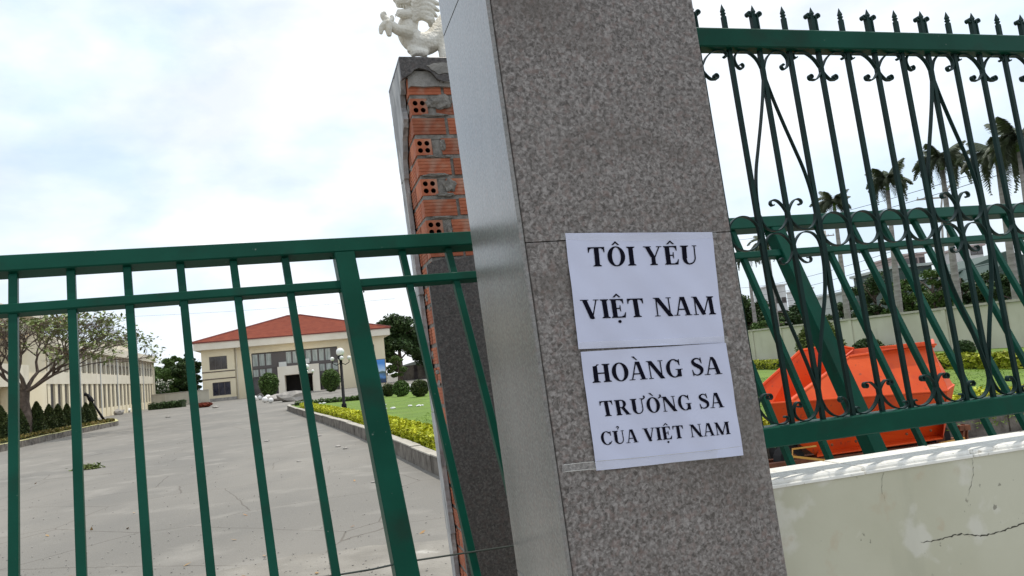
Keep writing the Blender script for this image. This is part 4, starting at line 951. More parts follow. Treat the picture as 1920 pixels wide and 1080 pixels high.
for p_, c_ in ((.32,(.02,.05,.10)),(.42,(.10,.25,.55)),(.56,(.06,.12,.13)),(.64,(.10,.16,.16)),(.68,(.5,.66,.8)),(.82,(.35,.55,.85))): e_ = E_.new(p_); e_.color = (*c_, 1)
t.links.new(rp.outputs[0], B.inputs['Base Color']); B.inputs['Roughness'].default_value = .5
MB(BP).box(bA+.08, bB_-.08, -2.02, -2.004, bz0+.08, bz1-.08).build('picture', pm, bd)
for a in (bA+.2, bB_-.25): MB(BP).box(a, a+.12, -1.88, -1.76, 0, bz1-.3).build('post', M['shutter'], bd)

# ================================================================== LONG BUILDING ON THE LEFT
OL = Vector((-51.6, 109, 0)); E2 = Vector((-.285, .9585, 0)).normalized(); NQ2 = Vector((E2.y, -E2.x, 0))   # NQ2 faces the drive
LP = lambda a, b, z: OL-E2*a+NQ2*b+Z*z      # a runs towards the camera
def la(px):     # distance along the facade for a pixel column at eye level
    d = ray(px, 743-.0965*(px-300)); 
    # solve OL - E2*a = t*d (xy)
    A = np.array([[-E2.x, -d.x], [-E2.y, -d.y]]); s_ = np.linalg.solve(A, [-OL.x, -OL.y]); return s_[0]
lbld = thing('long_building', LP(20, -4, 0), 'long cream two storey block with pilasters lining the left of the drive', 'building')
def lb(name, a0, a1, b0, b1, z0, z1, mt, par=lbld): return MB(LP).box(a0, a1, b0, b1, z0, z1).build(name, mt, par)
Z1, Z2, Z3, ZR = .9, 3.35, 4.35, 7.15
AE = 51.0
lb('back_wall', -.0, AE, -7, -1.6, 0, ZR-.8, M['cream2'])
lb('lower_wall', 0, AE, -.35, -.0, 0, Z1, M['cream']); lb('floor_band', -.1, AE, -.6, .12, Z2, Z3, M['cream2']); lb('roof_slab', -.3, AE, -7.2, .55, ZR-.85, ZR, M['cream2'])
lb('upper_floor', 0, AE, -1.6, -.6, Z2, Z2+.2, M['cream2']); lb('end_wall', -.25, -.002, -7, .3, 0, ZR-.86, M['cream2'])
lb('stair_tower', 12, 20, -6.9, -.5, ZR, ZR+1.3, M['cream2'])
na = 25
for k in range(na):
    a = AE*k/na; ww = AE/na
    lb('pilaster', a-.02, a+.75, -.32, .07, Z1*0, Z2, M['cream']); lb('column', a, a+.55, -.3, .07, Z3, ZR-.86, M['cream2'])
    f = lb('window', a+.76, a+ww-.03, -.14, -.08, Z1, Z2, M['shutter']); sub(MB(LP).box(a+.84, a+ww-.11, -.075, -.06, Z1+.08, Z2-.08), 'pane', M['glass_dk' if k % 3 else 'glass'], f, lbld)
    if 1: lb('door', a+.6, a+1.7, -1.59, -1.5, Z3-.8, ZR-1.2, M['shutter'])
lb('handrail', 0, AE, -.02, .04, Z3+.95, Z3+1.03, M['shutter']); 
for k in range(51): lb('baluster', k+.02, k+.07, -.01, .03, Z3, Z3+.95, M['shutter'])
for a in (3.4, 11.5, 19.4, 27.3): lb('air_conditioner', a, a+.8, -1.498, -1.2, Z3+.3, Z3+.9, M['acwhite'])
for a in (7.9, 15.9, 23.9, 31.9, 39.9): MB(LP).tube([(a, .16, 0), (a, .16, ZR-.87)], .06, 8).build('downpipe', M['acwhite'], lbld)
# nearer, taller wing
wing = thing('corner_building', LP(54, -2, 0), 'taller cream block with dark balcony recesses behind the bare tree at far left', 'building')
def wb_(name, a0, a1, b0, b1, z0, z1, mt): return MB(lambda a, b, z: LP(a+4.6, b, z)).box(a0, a1, b0, b1, z0, z1).build(name, mt, wing)
wb_('wall', 47, 52.5, -8, .5, 0, 7.9, M['cream']); wb_('wall', 72, 78, -8, .9, 0, 7.9, M['cream2']); wb_('wall', 52.501, 71.999, -8, -1.5, 0, 7.85, M['cream2'])
for z0, z1 in ((0, 1.0), (3.1, 4.6), (6.7, 7.9)): wb_('balcony_wall', 52.502, 71.998, -1.45, .9, z0, z1, M['cream2'])
for k in range(5): wb_('column', 55.9+k*3.4, 56.3+k*3.4, .3, .85, 1.0, 3.09, M['cream']); wb_('column', 55.9+k*3.4, 56.3+k*3.4,   .3, .85, 4.6, 6.69, M['cream'])
wb_('dark_window', 53, 71, -1.49, -1.46, 1.1, 3.0, M['glass']); wb_('dark_window', 53, 71, -1.49, -1.46, 4.7, 6.65, M['inside'])
wb_('roof_slab', 46.6, 78.4, -8.4, 1.5, 7.901, 8.25, M['offwhite'])

# ================================================================== COMPOUND WALLS
def longwall(name, p, q_, h, label, pn=3.0, mt='farwall'):
    p, q_ = Vector((p.x, p.y, 0)), Vector((q_.x, q_.y, 0)); L_ = (q_-p).length; e = (q_-p).normalized(); s_ = Vector((-e.y, e.x, 0)); th = thing(name, (p+q_)/2, label, 'wall')
    n_ = max(1, int(L_/pn)); fr = lambda a, b, z: p+e*a+s_*b+Z*z
    for k in range(n_):
        a0, a1 = L_*k/n_, L_*(k+1)/n_
        MB(fr).box(a0+.2, a1-.02, -.06, .06, 0, h-.11).build('wall_panel', M[mt], th); MB(fr).box(a0-.018, a0+.198, -.12, .12, 0, h-.10).build('pier', M[mt], th)
        MB(fr).box(a0, a1-.01, -.14, .14, h-.099, h).build('coping', M['kerbtop'], th)
    return th
wa = gnd(1410, 682); e_ = D.copy(); wc = wa-e_*22
longwall('compound_wall', wc-e_*12, wa+e_*60, 2.12, 'long cream compound wall with flat coping across the lawn on the right')
wd0, wd1 = gnd(268, 767), gnd(382, 756); k_ = (wd1-wd0)
longwall('back_wall', wd0, wd1+k_*.1, 1.85, 'low pale wall between the long block and the office, before the trees')

# ================================================================== SHRUBS AND TREES
def cone_pts(n, R, H, seed, power=.8):
    q = np.random.default_rng(seed); z = q.random(n)**.9; ang = q.random(n)*2*pi
    r = R*np.clip(1-z**1.7, 0, 1)**power*(1+.07*np.sin(ang*3+z*9)+.05*q.normal(size=n))*(.86+.14*q.random(n))
    r *= np.clip(z*6+.55, 0, 1); return np.stack([r*np.cos(ang), r*np.sin(ang), z*H], 1)
def lathe(name, prof, mt, n=12):
    mb = MB(); vs = []; fs = []
    for r, z in prof:
        for k in range(n): vs.append((r*cos(2*pi*k/n), r*sin(2*pi*k/n), z))
    for i in range(len(prof)-1):
        for k in range(n): l = (k+1) % n; fs.append((i*n+k, i*n+l, (i+1)*n+l, (i+1)*n+k))
    fs.append(tuple(range(n-1, -1, -1))); fs.append(tuple((len(prof)-1)*n+k for k in range(n)))
    return mb.add(vs, fs).mesh(name, mt)
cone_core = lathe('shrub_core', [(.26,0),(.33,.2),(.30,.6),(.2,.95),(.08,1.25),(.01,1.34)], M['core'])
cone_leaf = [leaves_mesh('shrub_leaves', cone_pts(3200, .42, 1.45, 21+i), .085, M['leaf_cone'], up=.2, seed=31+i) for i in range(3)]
lineL = offset_path(kL, 1.5)
def on_line(path, px):
    best = None
    for a, b in zip(path, path[1:]):
        for t in np.linspace(0, 1, 24):
            p = Vector(a).lerp(Vector(b), t); d = Vector((p.x, p.y, .3))-EYEP; z = d.dot(fw); X = 960+F*d.dot(RT)/z
            if best is None or abs(X-px) < best[0]: best = (abs(X-px), p)
    return best[1]
ords = ['first', 'second', 'third', 'fourth', 'fifth', 'sixth', 'seventh', 'eighth', 'ninth', 'tenth']
ctr = [2, 38, 70, 93, 110, 127, 146, 162, 176]
for i, px in enumerate(ctr):
    p = on_line(lineL, px); s_ = (1.12, 1.0, 1.12, 1.0, 1.02, 1.0, 1.05, .98, .95)[i]
    lab = ('half cut cone shrub at the left edge of the photo' if i == 0 else 'last cone shrub of the row, next to the leaning lamp' if i == len(ctr)-1 else f'clipped dark green cone shrub, {ords[i]} from the left in the row behind the kerb')
    th = thing('cone_shrub', (p.x, p.y, .2), lab, 'shrub', 'clipped cone shrubs in the left bed'); th.scale = (s_, s_, s_*random.uniform(.96, 1.04)); th.rotation_euler[2] = i*1.3
    ob('trunk', cone_core, th); f = ob('foliage', cone_leaf[i % 3], th); f['kind'] = 'stuff'  # this trunk is the dark body added inside the cone's leaves
# ball shrubs on the lawn
ball_core = MB().sphere((0, 0, .40), (.34, .34, .34), 12, 8).mesh('shrub_core', M['core'])
ball_leaf = [leaves_mesh('shrub_leaves', np.maximum(ball_pts(1800, (0, 0, .42), (.44, .44, .42), .82, 50+i), [-9, -9, .02]), .09, M['leaf_mid' if i else 'leaf_cone'], seed=60+i) for i in range(2)]
for i, (px, py, s_, lab) in enumerate([(729, 744, .95, 'small round clipped shrub, leftmost of the row on the lawn edge'), (753.5, 744, 1.12, 'small round clipped shrub, second along the lawn edge beside the gate post'), (788, 744.5, 1.1, 'small round clipped shrub nearest the brick pillar on the lawn edge')]):
    g_ = gnd(px, py, .2); th = thing('ball_shrub', g_, lab, 'shrub', 'round shrubs along the lawn edge'); th.scale = (s_,)*3
    ob('trunk', ball_core, th); f = ob('foliage', ball_leaf[i % 2], th); f['kind'] = 'stuff'  # this trunk is the dark ball added inside the leaves
def bush(px, py, w_px, h_px, leaf, label, name='round_bush', z0=.2, mt='leaf_mid', trunk=False, seed=1, n=3500, cat='bush', lsize=None, colr=None):
    g_ = gnd(px, py, z0); dist = (g_-EYEP).dot(fw); R = w_px/2/F*dist; H = h_px/F*dist
    th = thing(name, g_, label, cat); zc_ = H-R*.0-H*.5
    MB().sphere((0, 0, H*.5), (R*.75, R*.75, H*.42), 12, 8, .05).mesh
    ob('dark_body', MB().sphere((0, 0, H*.48), (R*.74, R*.74, H*.42), 14, 9, .04).mesh('dark_body', M['core']), th)  # dark ball added inside the bush leaves
    P = ball_pts(n, (0, 0, H*.52), (R*.97, R*.97, H*.48), .72, seed); P[:, 0] *= 1+.1*np.sin(P[:, 2]*6/H+seed); P[:, 2] = np.maximum(P[:, 2], .03)
    f = ob('foliage', leaves_mesh('bush_leaves', P, lsize or R*.16, M[mt], seed=seed+5), th); f['kind'] = 'stuff'; return th
bush(506, 748, 38, 50, .2, 'large round clipped tree bush left of the white portico', seed=3, z0=0)
bush(622, 737, 36, 46, .2, 'large round clipped tree bush right of the white portico', seed=4, z0=0)
bush(641, 727, 18, 14, .2, 'small flat topped bonsai shrub right of the round bush by the office', seed=5, z0=0, mt='leaf_dark', n=900)
bush(1630, 668, 58, 34, .2, 'low dark green bush behind the rim of the orange skip', seed=6, mt='leaf_dark')
bush(1811, 671, 40, 34, .2, 'small dark clipped bush against the compound wall right of the skip', seed=7, mt='leaf_dark')
bush(1672, 668, 30, 22, .2, 'spiky dark shrub beside the low bush behind the skip', seed=8, mt='leaf_dark', n=900)
bush(382, 764, 34, 9, .2, 'low red leaved flower clump before the office corner', name='red_flower_bed', seed=9, mt='leaf_red', z0=0, n=2600, cat='flower bed')
h0, h1 = gnd(282, 769), gnd(345, 763)
hedge('low_hedge', [(h0.x, h0.y), (h1.x, h1.y)], 1.2, 0, .75, M['leaf_dark'], M['core'], 'dark low hedge in front of the pale back wall by the long block', leaf=.22, dens=170, seed=19)
# big clipped cone behind the skip
g_ = gnd(1544, 692, .2); th = thing('topiary_cone', g_, 'tall rounded olive green topiary cone on the lawn behind the orange skip', 'topiary'); dist = (g_-EYEP).dot(fw); R = 49/F*dist; H = 103/F*dist
ob('trunk', lathe('trunk', [(R*.7,0),(R*.8,H*.2),(R*.68,H*.5),(R*.42,H*.8),(R*.1,H*.95)], M['core']), th)  # dark lathed body added inside the topiary leaves, no real trunk
f = ob('foliage', leaves_mesh('topiary_leaves', cone_pts(9000, R*1.0, H, 77, .62), .09, M['leaf_olive'], seed=78), th); f['kind'] = 'stuff'

def tree(name, px, py, w_px, h_px, label, mt='leaf_dark', seed=1, clumps=26, per=260, Y=None, trunk_px=None, base=0, crownlow=.25, lsize=None, group=None):
    g_ = gnd(px, py, base) if Y is None else EYEP+ray(px, py)*(Y/ray(px, py).y)
    if Y is not None: g_.z = base
    dist = (Vector((g_.x, g_.y, EYE))-EYEP).dot(fw); R = w_px/2/F*dist; H = h_px/F*dist
    th = thing(name, g_, label, 'tree', group); q = np.random.default_rng(seed)
    ch = H*(1-crownlow)/2; zc_ = H-ch
    mb = MB(); tr = max(.12, R*.07); mb.tube([(0,0,0),(tr*.5,0,H*.25),(0,tr,H*.55),(0,0,H*.8)], [tr*1.4, tr, tr*.7, tr*.2], 8)
    for k in range(7):
        a = k*2.4+q.random(); z0 = H*(.3+.05*k); mb.tube([(0,0,z0),(R*.35*cos(a),R*.35*sin(a),z0+H*.13),(R*.7*cos(a),R*.7*sin(a),z0+H*.2)], [tr*.5,tr*.3,tr*.08], 6)
    ob('trunk', mb.mesh('trunk', M['bark'], smooth=True), th)
    P = clump_crown(int(clumps*1.7), int(per*1.5), ch*.95, R*.86, zc_, seed, .34)
    P[:, 2] = np.clip(P[:, 2], H*.04, None)
    f = ob('crown', leaves_mesh('crown_leaves', P, lsize or max(.2, R*.10), M[mt], seed=seed+1), th); f['kind'] = 'stuff'; return th
tree('leafy_tree', 330, 750, 66, 104, 'mid green tree between the long block and the office', 'leaf_mid', 3, Y=128, clumps=30, base=0, crownlow=.08)
tree('leafy_tree', 290, 752, 56, 88, 'pale flowering tree beside the end of the long block', 'leaf_mid', 4, Y=122, clumps=22, crownlow=.05)
tree('leafy_tree', 362, 748, 50, 106, 'dark tree hugging the left side of the office', 'leaf_dark', 5, Y=132, clumps=34, per=420, crownlow=.0)
tree('leafy_tree', 308, 750, 64, 80, 'lower mid green tree in front of the taller trees by the back wall', 'leaf_mid', 25, Y=117, clumps=34, per=420, crownlow=.0)
tree('leafy_tree', 345, 748, 60, 88, 'rounded dark tree over the back wall near the office', 'leaf_dark', 26, Y=119, clumps=34, per=420, crownlow=.0)
g_ = thing('blossom_shrub', EYEP+ray(297, 720)*(112/ray(297,720).y)-Z*2.2, 'white flowering frangipani shrub above the back wall', 'shrub'); g_.location.z = 0
mb = MB(); mb.tube([(0,0,0),(.1,.1,1.4),(0,0,2.4)], [.12,.1,.05], 6); ob('trunk', mb.mesh('trunk', M['bark']), g_)
f = ob('foliage', leaves_mesh('foliage', clump_crown(14, 90, 1.3, 2.0, 2.7, 15, .3), .26, M['leaf_dark'], seed=3), g_); f['kind'] = 'stuff'
f = ob('blossom', leaves_mesh('blossom', clump_crown(14, 22, 1.4, 2.2, 2.9, 15, .32), .24, M['leaf_white'], seed=4), g_); f['kind'] = 'stuff'
tree('spreading_tree', 752, 712, 108, 132, 'tall dark spreading tree right of the office', 'leaf_dark', 8, Y=140, clumps=38, per=330, crownlow=.20)
tree('spreading_tree', 806, 705, 90, 120, 'dark tree half hidden behind the brick pillar', 'leaf_dark', 18, Y=146, clumps=26, crownlow=.15)
tree('leafy_tree', 748, 716, 46, 60, 'lighter low tree beneath the tall dark tree by the billboard', 'leaf_mid', 9, Y=126, clumps=16, crownlow=.05)
tree('leafy_tree', 716, 722, 36, 44, 'small dark garden tree behind the blue billboard', 'leaf_dark', 10, Y=124, clumps=12, crownlow=.05)
# beyond the compound wall
for i, (px, hpx, wpx, Y, mt, lab) in enumerate([
    (1405, 90, 110, 78, 'leaf_dark', 'dark tree beyond the wall beside the granite pillar edge'),
    (1495, 62, 90, 82, 'leaf_dark', 'dark bushy tree beyond the wall left of the topiary cone'),
    (1450, 48, 70, 66, 'leaf_mid', 'lower mid green tree against the far side of the wall'),
    (1588, 56, 60, 88, 'leaf_dark', 'small dark tree beyond the wall right of the topiary cone'),
    (1648, 104, 86, 60, 'leaf_dark', 'dark rounded tree beyond the wall behind the skip'),
    (1708, 94, 80, 56, 'leaf_mid', 'mid green tree beyond the wall above the skip rim'),
    (1758, 96, 74, 54, 'leaf_mid', 'bright leafy tree beyond the wall right of the skip'),
    (1812, 86, 80, 56, 'leaf_dark', 'very dark tree beyond the wall under the green shed roof'),
    (1862, 84, 74, 50, 'leaf_dark', 'dark tree beyond the wall left of the gabled shed'),
    (1918, 96, 100, 48, 'leaf_dark', 'dark tree beyond the wall at the right edge')]):
    hy = 743-.0965*(px-300); tree('leafy_tree', px, hy, wpx*1.2, hpx+(62 if i > 3 else 34), lab, mt, 100+i, Y=Y, clumps=18, per=230, crownlow=.02, base=0, group='trees beyond the compound wall')

# palms -----------------------------------------------------------------------------
def frond_mesh(L_, droop, seed, nl=30):
    q = np.random.default_rng(seed); vs = []; fs = []; rach = []
    for i in range(nl+1):
        t = i/nl; x = L_*(t-.28*t*t*droop); z = L_*(.42*t-droop*.75*t*t); rach.append(Vector((x, 0, z)))
    mb = MB(); mb.tube([tuple(p) for p in rach[::2]], [.035*(1-.8*k/(len(rach[::2])-1)) for k in range(len(rach[::2]))], 4)
    for i in range(2, nl+1):
        p = rach[i]; t = i/nl; ll = L_*.26*(sin(pi*min(1, t*.85+.12)))+.08
        for s_ in (-1, 1):
            for k in range(4):
                a = .9+q.normal()*.25; d = Vector((cos(a)*.8, s_*sin(a), -.55-.5*q.random())).normalized()*ll*(.75+.4*q.random()); w_ = Vector((.024, 0, .010)); pp = p+Vector((q.normal()*.03, 0, 0))
                o = len(mb.v); mb.v += [tuple(pp-w_), tuple(pp+w_), tuple(pp+d*.55+w_*1.2+Vector((0,0,-.02))), tuple(pp+d), tuple(pp+d*.55-w_*1.0)]; mb.fc.append((o, o+1, o+2, o+3, o+4))
    return mb.mesh('frond', M['palm'])
fr_ = [frond_mesh(2.0, d_, 200+i) for i, d_ in enumerate((.55, .95, 1.35, 1.8))]
def palm(px, py, base_px, Y, head, label, lean=0, nf=24):
    top = atY(px, py, Y); bot = atY(base_px[0], base_px[1], Y); bot.z = 0; bot.x = bot.x; d = top-Vector((bot.x, bot.y, 0))
    k_ = (top-bot); 
    th = thing('palm_tree', bot, label, 'palm', 'palms beyond the compound wall'); H = top.z; s_ = head/2.1
    mb = MB(); mb.tube([(0,0,0),(k_.x*.3,0,H*.3),(k_.x*.6,0,H*.6),(k_.x,0,H*.96)], [.23,.20,.15,.11], 10); tr = ob('trunk', mb.mesh('trunk', M['palmtrunk'], smooth=True), th)
    mb = MB(); mb.tube([(k_.x,0,H*.94),(k_.x,0,H+.25*s_)], [.13,.05], 8); ob('crown_shaft', mb.mesh('crown_shaft', M['leaf_mid']), th)
    q = np.random.default_rng(int(px))
    for i in range(nf):
        o = ob('frond', fr_[(0, 1, 1, 2, 2, 3)[i % 6]], th, loc=(k_.x, 0, H)); o.rotation_euler = (q.normal()*.12, -.5*(i % 3 == 0)+q.normal()*.12, i*2.39996+q.random()*.4); o.scale = (s_*(.8+.3*q.random()),)*3
palm(1563, 378, (1589, 600), 52, 1.75, 'smallest windblown palm, left of the row beyond the wall', nf=20)
palm(1662, 338, (1684, 590), 46, 1.75, 'palm with a ragged drooping head second in the row', nf=28)
palm(1764, 298, (1795, 575), 41, 1.9, 'palm with a full dark head third in the row', nf=30)
palm(1868, 288, (1905, 560), 37, 2.0, 'large headed palm fourth in the row near the right edge', nf=30)
palm(1908, 262, (1950, 560), 34, 1.9, 'nearest palm at the right edge of the photo', nf=30)
palm(1438, 455, (1458, 620), 66, 1.9, 'distant palm with a low dark head seen just right of the granite pillar', nf=24)
palm(1400, 478, (1418, 620), 74, 1.8, 'farthest palm, half hidden by the granite pillar edge', nf=20)

# bare branching tree on the left ------------------------------------------------------
gt = gnd(50, 826, 0); gt.z = .2
bt = thing('bare_tree', gt, 'spreading mostly bare tree with a few green leaf tufts in the left bed', 'tree'); bmb = MB(); tips = []
def grow(p, d, L_, r, dep, q):
    n = 3; P = [p]; dd = d.copy()
    for k in range(n):
        dd = (dd+Vector((q.normal()*.13, q.normal()*.13, q.normal()*.07+.05))).normalized(); P.append(P[-1]+dd*L_/n)
    bmb.tube([tuple(x) for x in P], [r*(1-.35*k/n) for k in range(n+1)], 6 if r > .03 else 4, cap=False)
    if dep == 0: tips.append(P[-1]); return
    for k in range(2 if q.random() < .35 else 3):
        ax = Vector((q.normal(), q.normal(), q.normal()*.4)).normalized(); nd = (dd+ax*.66).normalized(); grow(P[-1] if k else P[-1], nd, L_*(.72+.12*q.random()), r*.62, dep-1, q)
    if dep > 1: tips.append(P[-1])
q = np.random.default_rng(42)
bmb.tube([(0,0,-.2),(.05,0,.9),(-.05,0,1.7),(0,0,2.3)], [.36,.25,.23,.22], 10, cap=False)
for d_, L_ in (((-.55,.1,1), 1.7), ((.1,-.3,1), 1.8), ((.75,.1,.7), 2.2), ((.35,.4,1), 1.8), ((-.9,-.2,.8), 1.6), ((1.0,-.2,.45), 2.3)):
    grow(Vector((0, 0, 2.2)), Vector(d_).normalized(), L_*.86, .12, 6, q)
bmb.v = [(x*1.02, y, z if z < 2.2 else 2.2+(z-2.2)*.68) for x, y, z in bmb.v]; tips = [Vector((t_.x*1.02, t_.y, 2.2+(t_.z-2.2)*.68)) for t_ in tips]
ob('trunk', bmb.mesh('trunk', M['bark'], smooth=True), bt)
TP_ = np.array([tuple(t_) for t_ in tips]); 
def tufts(sel, per, sp, seed):
    q = np.random.default_rng(seed); P = []
    for t_ in sel: P.append(t_+q.normal(size=(per, 3))*np.array([sp, sp, sp*.45]))
    return np.concatenate(P)
rs = np.random.default_rng(3); pick = rs.random(len(TP_))
right = TP_[:, 0] > .8
f = ob('leaf_tufts', leaves_mesh('leaf_tufts', tufts(TP_[(right & (pick < .085)) | (~right & (pick < .018))], 16, .24, 5), .19, M['leaf_light'], up=.9, seed=6), bt); f['kind'] = 'stuff'
f = ob('dry_leaves', leaves_mesh('dry_leaves', tufts(TP_[(pick > .965)], 7, .2, 7), .10, M['leaf_rust'], up=.5, seed=8), bt); f['kind'] = 'stuff'

# ================================================================== LAMPS, DEBRIS, LITTER
def lamp(px, py, top_py, label, nb=5, z0=.22, lean=None):
    g_ = gnd(px, py, z0); dist = (g_-EYEP).dot(fw); H = (py-top_py)/F*dist*1.0
    th = thing('garden_lamp', g_, label, 'lamp', 'black globe lamps on the lawn'); R = .17
    mb = MB(); mb.tube([(0,0,0),(0,0,.3),(0,0,.32),(0,0,H-.45)], [.11,.10,.065,.055], 10); ob('pole', mb.mesh('pole', M['black'], smooth=True), th)
    mb = MB(); mb.tube([(0,0,H-.5),(0,0,H-.42),(0,0,H-.3)], [.06,.13,.10], 10); ob('pole_head', mb.mesh('pole_head', M['black']), th)
    ob('globe', MB().sphere((0,0,H-.17), R, 16, 10).mesh('globe', M['globe'], smooth=True), th)
    for k in range(4):
        a = k*pi/2+.35; c_, s_ = cos(a), sin(a)
        mb = MB(); mb.tube([(0,0,H-.62),(.18*c_,.18*s_,H-.70),(.33*c_,.33*s_,H-.62),(.34*c_,.34*s_,H-.5)], .018, 6); ob('lamp_arm', mb.mesh('lamp_arm', M['black']), th)
        ob('globe', MB().sphere((.34*c_,.34*s_,H-.43), .085, 14, 9).mesh('globe', M['globe'], smooth=True), th)
    return th
lamp(646, 771, 652, 'tall black five globe garden lamp nearest on the lawn')
lamp(579, 762, 682, 'farther black globe lamp in front of the office portico')
# leaning lamp in the left bed
g_ = gnd(196, 789, .2); th = thing('leaning_lamp', g_, 'black garden lamp post knocked over at an angle in the left bed', 'lamp'); dist = (g_-EYEP).dot(fw); dx = -30/F*dist; H = 52/F*dist
mb = MB(); mb.tube([(0,0,0),(dx*.5,0,H*.5),(dx*.9,0,H*.88)], [.09,.07,.06], 10); ob('pole', mb.mesh('pole', M['black'], smooth=True), th)
mb = MB(); mb.tube([(dx*.72,0,H*.72),(dx*.86,0,H*.86),(dx,0,H)], [.16,.17,.10], 10); ob('pole_head', mb.mesh('pole_head', M['black']), th)
mb = MB(); mb.tube([(dx*.98,0,H*.97),(dx*1.15,0,H*1.02)], [.07,.15], 8); ob('lamp_socket', mb.mesh('lamp_socket', M['black']), th)
# torn plant lying on the drive
g_ = gnd(164, 880, 0); th = thing('torn_plant', g_, 'small heap of torn greenery and dirt lying on the drive', 'debris')
q = np.random.default_rng(9); P = q.normal(size=(500, 3))*np.array([.13, .09, .045]); P[:, 2] = np.abs(P[:, 2])+.02-.12*np.abs(P[:, 0]*.6)
ob('dirt', MB().sphere((0,0,.0), (.22,.13,.08), 12, 6, .12).mesh('dirt', M['soil']), th); P[:, 2] = np.maximum(P[:, 2], .01)
f = ob('foliage', leaves_mesh('foliage', P, .07, M['leaf_olive'], seed=5), th); f['kind'] = 'stuff'
def chunk(name, c, r, mt, label, cat, seed, group=None):
    bm = bmesh.new(); bmesh.ops.create_icosphere(bm, subdivisions=2, radius=1); q = np.random.default_rng(seed)
    for v in bm.verts: v.co = Vector((v.co.x*r[0], v.co.y*r[1], v.co.z*r[2]))*(1+q.normal()*.14)+Z*r[2]*.7
    me = bpy.data.meshes.new(name); bm.to_mesh(me); bm.free(); me.materials.append(mt); return tag(ob(name, me, loc=c), label, cat, group)
for i, (px, py, s_) in enumerate([(404, 765, .5), (345, 760, .3), (315, 783, .28), (590, 812, .16), (598, 818, .12), (634, 838, .12), (648, 842, .1), (500, 828, .13), (268, 764, .8), (560, 866, .07), (700, 905, .06), (486, 905, .05)]):
    chunk('rubble_piece', gnd(px, py, .0), (s_*.6, s_*.4, s_*.22), M['rubble'], ['grey rubble piece right of the red flower clump', 'small rubble piece left of the red flower clump', 'flat rubble scrap on the drive below the pale back wall', 'rubble scrap beside the kerb start, upper of two', 'rubble scrap beside the kerb start, lower of two', 'rubble scrap on the drive left of the gate post, upper one', 'rubble scrap on the drive left of the gate post, lower one', 'dark scrap mid drive below the portico', 'larger rubble piece beside the end of the long block', 'tiny scrap on the drive between the two bars before the gate post', 'tiny scrap on the drive behind the thick gate post', 'tiny scrap low in the middle of the drive'][i], 'rubble', i, 'rubble scattered on the drive')
gm = MB(); q = np.random.default_rng(77)
for i in range(700):
    px = q.uniform(-60, 860); py = 1080-(q.random()**1.6)*270; g_ = gnd(px, py); r = q.uniform(.002, .008)*(1+.04*g_.y)
    if g_.y < 26: gm.sphere((g_.x, g_.y, r*.4+.005), (r, r*.8, r*.6), 5, 3, .2)
tag(gm.build('grit', M['rubble']), kind='stuff')
lf = np.array([tuple(gnd(q.uniform(-60, 860), 1080-(q.random()**1.4)*270, .012)) for i in range(26)])
tag(ob('fallen_leaves', leaves_mesh('fallen_leaves', lf, .05, M['leaf_rust'], up=3, seed=9)), kind='stuff')
# broken globes and rubble heap before the office
for i, (px, py, s_, mt) in enumerate([(478,752,.30,'globe'),(488,750,.26,'globe'),(497,755,.28,'globe'),(503,753,.34,'globe'),(508,756,.24,'globe'),(484,745,.6,'rubble'),(493,744,.9,'rubble'),(470,748,.4,'rubble'),(520,752,1.1,'rubble'),(552,752,1.5,'rubble')]):
    if mt == 'globe':
        o = ob('lamp_globe', MB().sphere((0,0,s_), s_, 12, 8).mesh('lamp_globe', M['globe'], smooth=True), loc=gnd(px, py)); tag(o, f'white lamp globe on the ground before the office, {ords[i]} from the left', 'lamp globe', 'loose lamp globes before the office')
    else: chunk('rubble_heap', gnd(px, py), (s_, s_*.6, s_*.35), M['rubble'], {5: 'grey rubble heap behind the leftmost fallen globes', 6: 'wide grey rubble heap behind the fallen globes', 7: 'leftmost small rubble heap before the office', 8: 'grey rubble heap just right of the fallen globes', 9: 'widest grey rubble heap in front of the portico'}[i], 'rubble', 30+i, 'rubble heaps before the office')
for i, (px, py, s_) in enumerate([(719,761,.14),(737,766.5,.11),(769,762,.09),(785,762,.10),(791,761,.07),(608,757,.12),(600,757.5,.1),(723,767,.08)]):
    chunk('litter', gnd(px, py, .22), (s_, s_*.8, s_*.4), M['plastic'], ['upright white litter scrap beside the gate post on the lawn', 'flat white litter scrap on the lawn right of the gate post', 'small white litter scrap left of the pair near the brick pillar', 'white litter scrap of the pair near the brick pillar, left one', 'white litter scrap of the pair near the brick pillar, right one', 'white litter scrap beside the yellow hedge, right one', 'white litter scrap beside the yellow hedge, left one', 'small white litter scrap just below the upright one'][i], 'litter', 60+i, 'white litter on the lawn')
for i, (px, py, s_, w_) in enumerate([(764,729,.9,.22),(775,729,.8,.2),(748,730,.7,.2)]):
    chunk('pale_debris', gnd(px, py, 0), (s_, .6, w_), M['plastic' if i < 2 else 'rubble'], ['white debris pile behind the gap between the last round shrubs', 'white debris pile behind the rightmost round shrub', 'grey debris pile behind the second round shrub'][i], 'debris', 80+i, 'pale debris behind the round shrubs')
for i, (px, py, s_) in enumerate([(232,774,1.4),(212,774,1.0),(222,778,.7)]):
    chunk('sack', gnd(px, py, 0), (s_*.7, .5, .35), M['plastic' if i == 0 else 'rubble'], ['white bundle nearest the drive past the left shrub bed', 'grey bundle directly behind the end of the left bed', 'smallest grey bundle between the other two'][i], 'sack', 90+i, 'bundles at the end of the left bed')

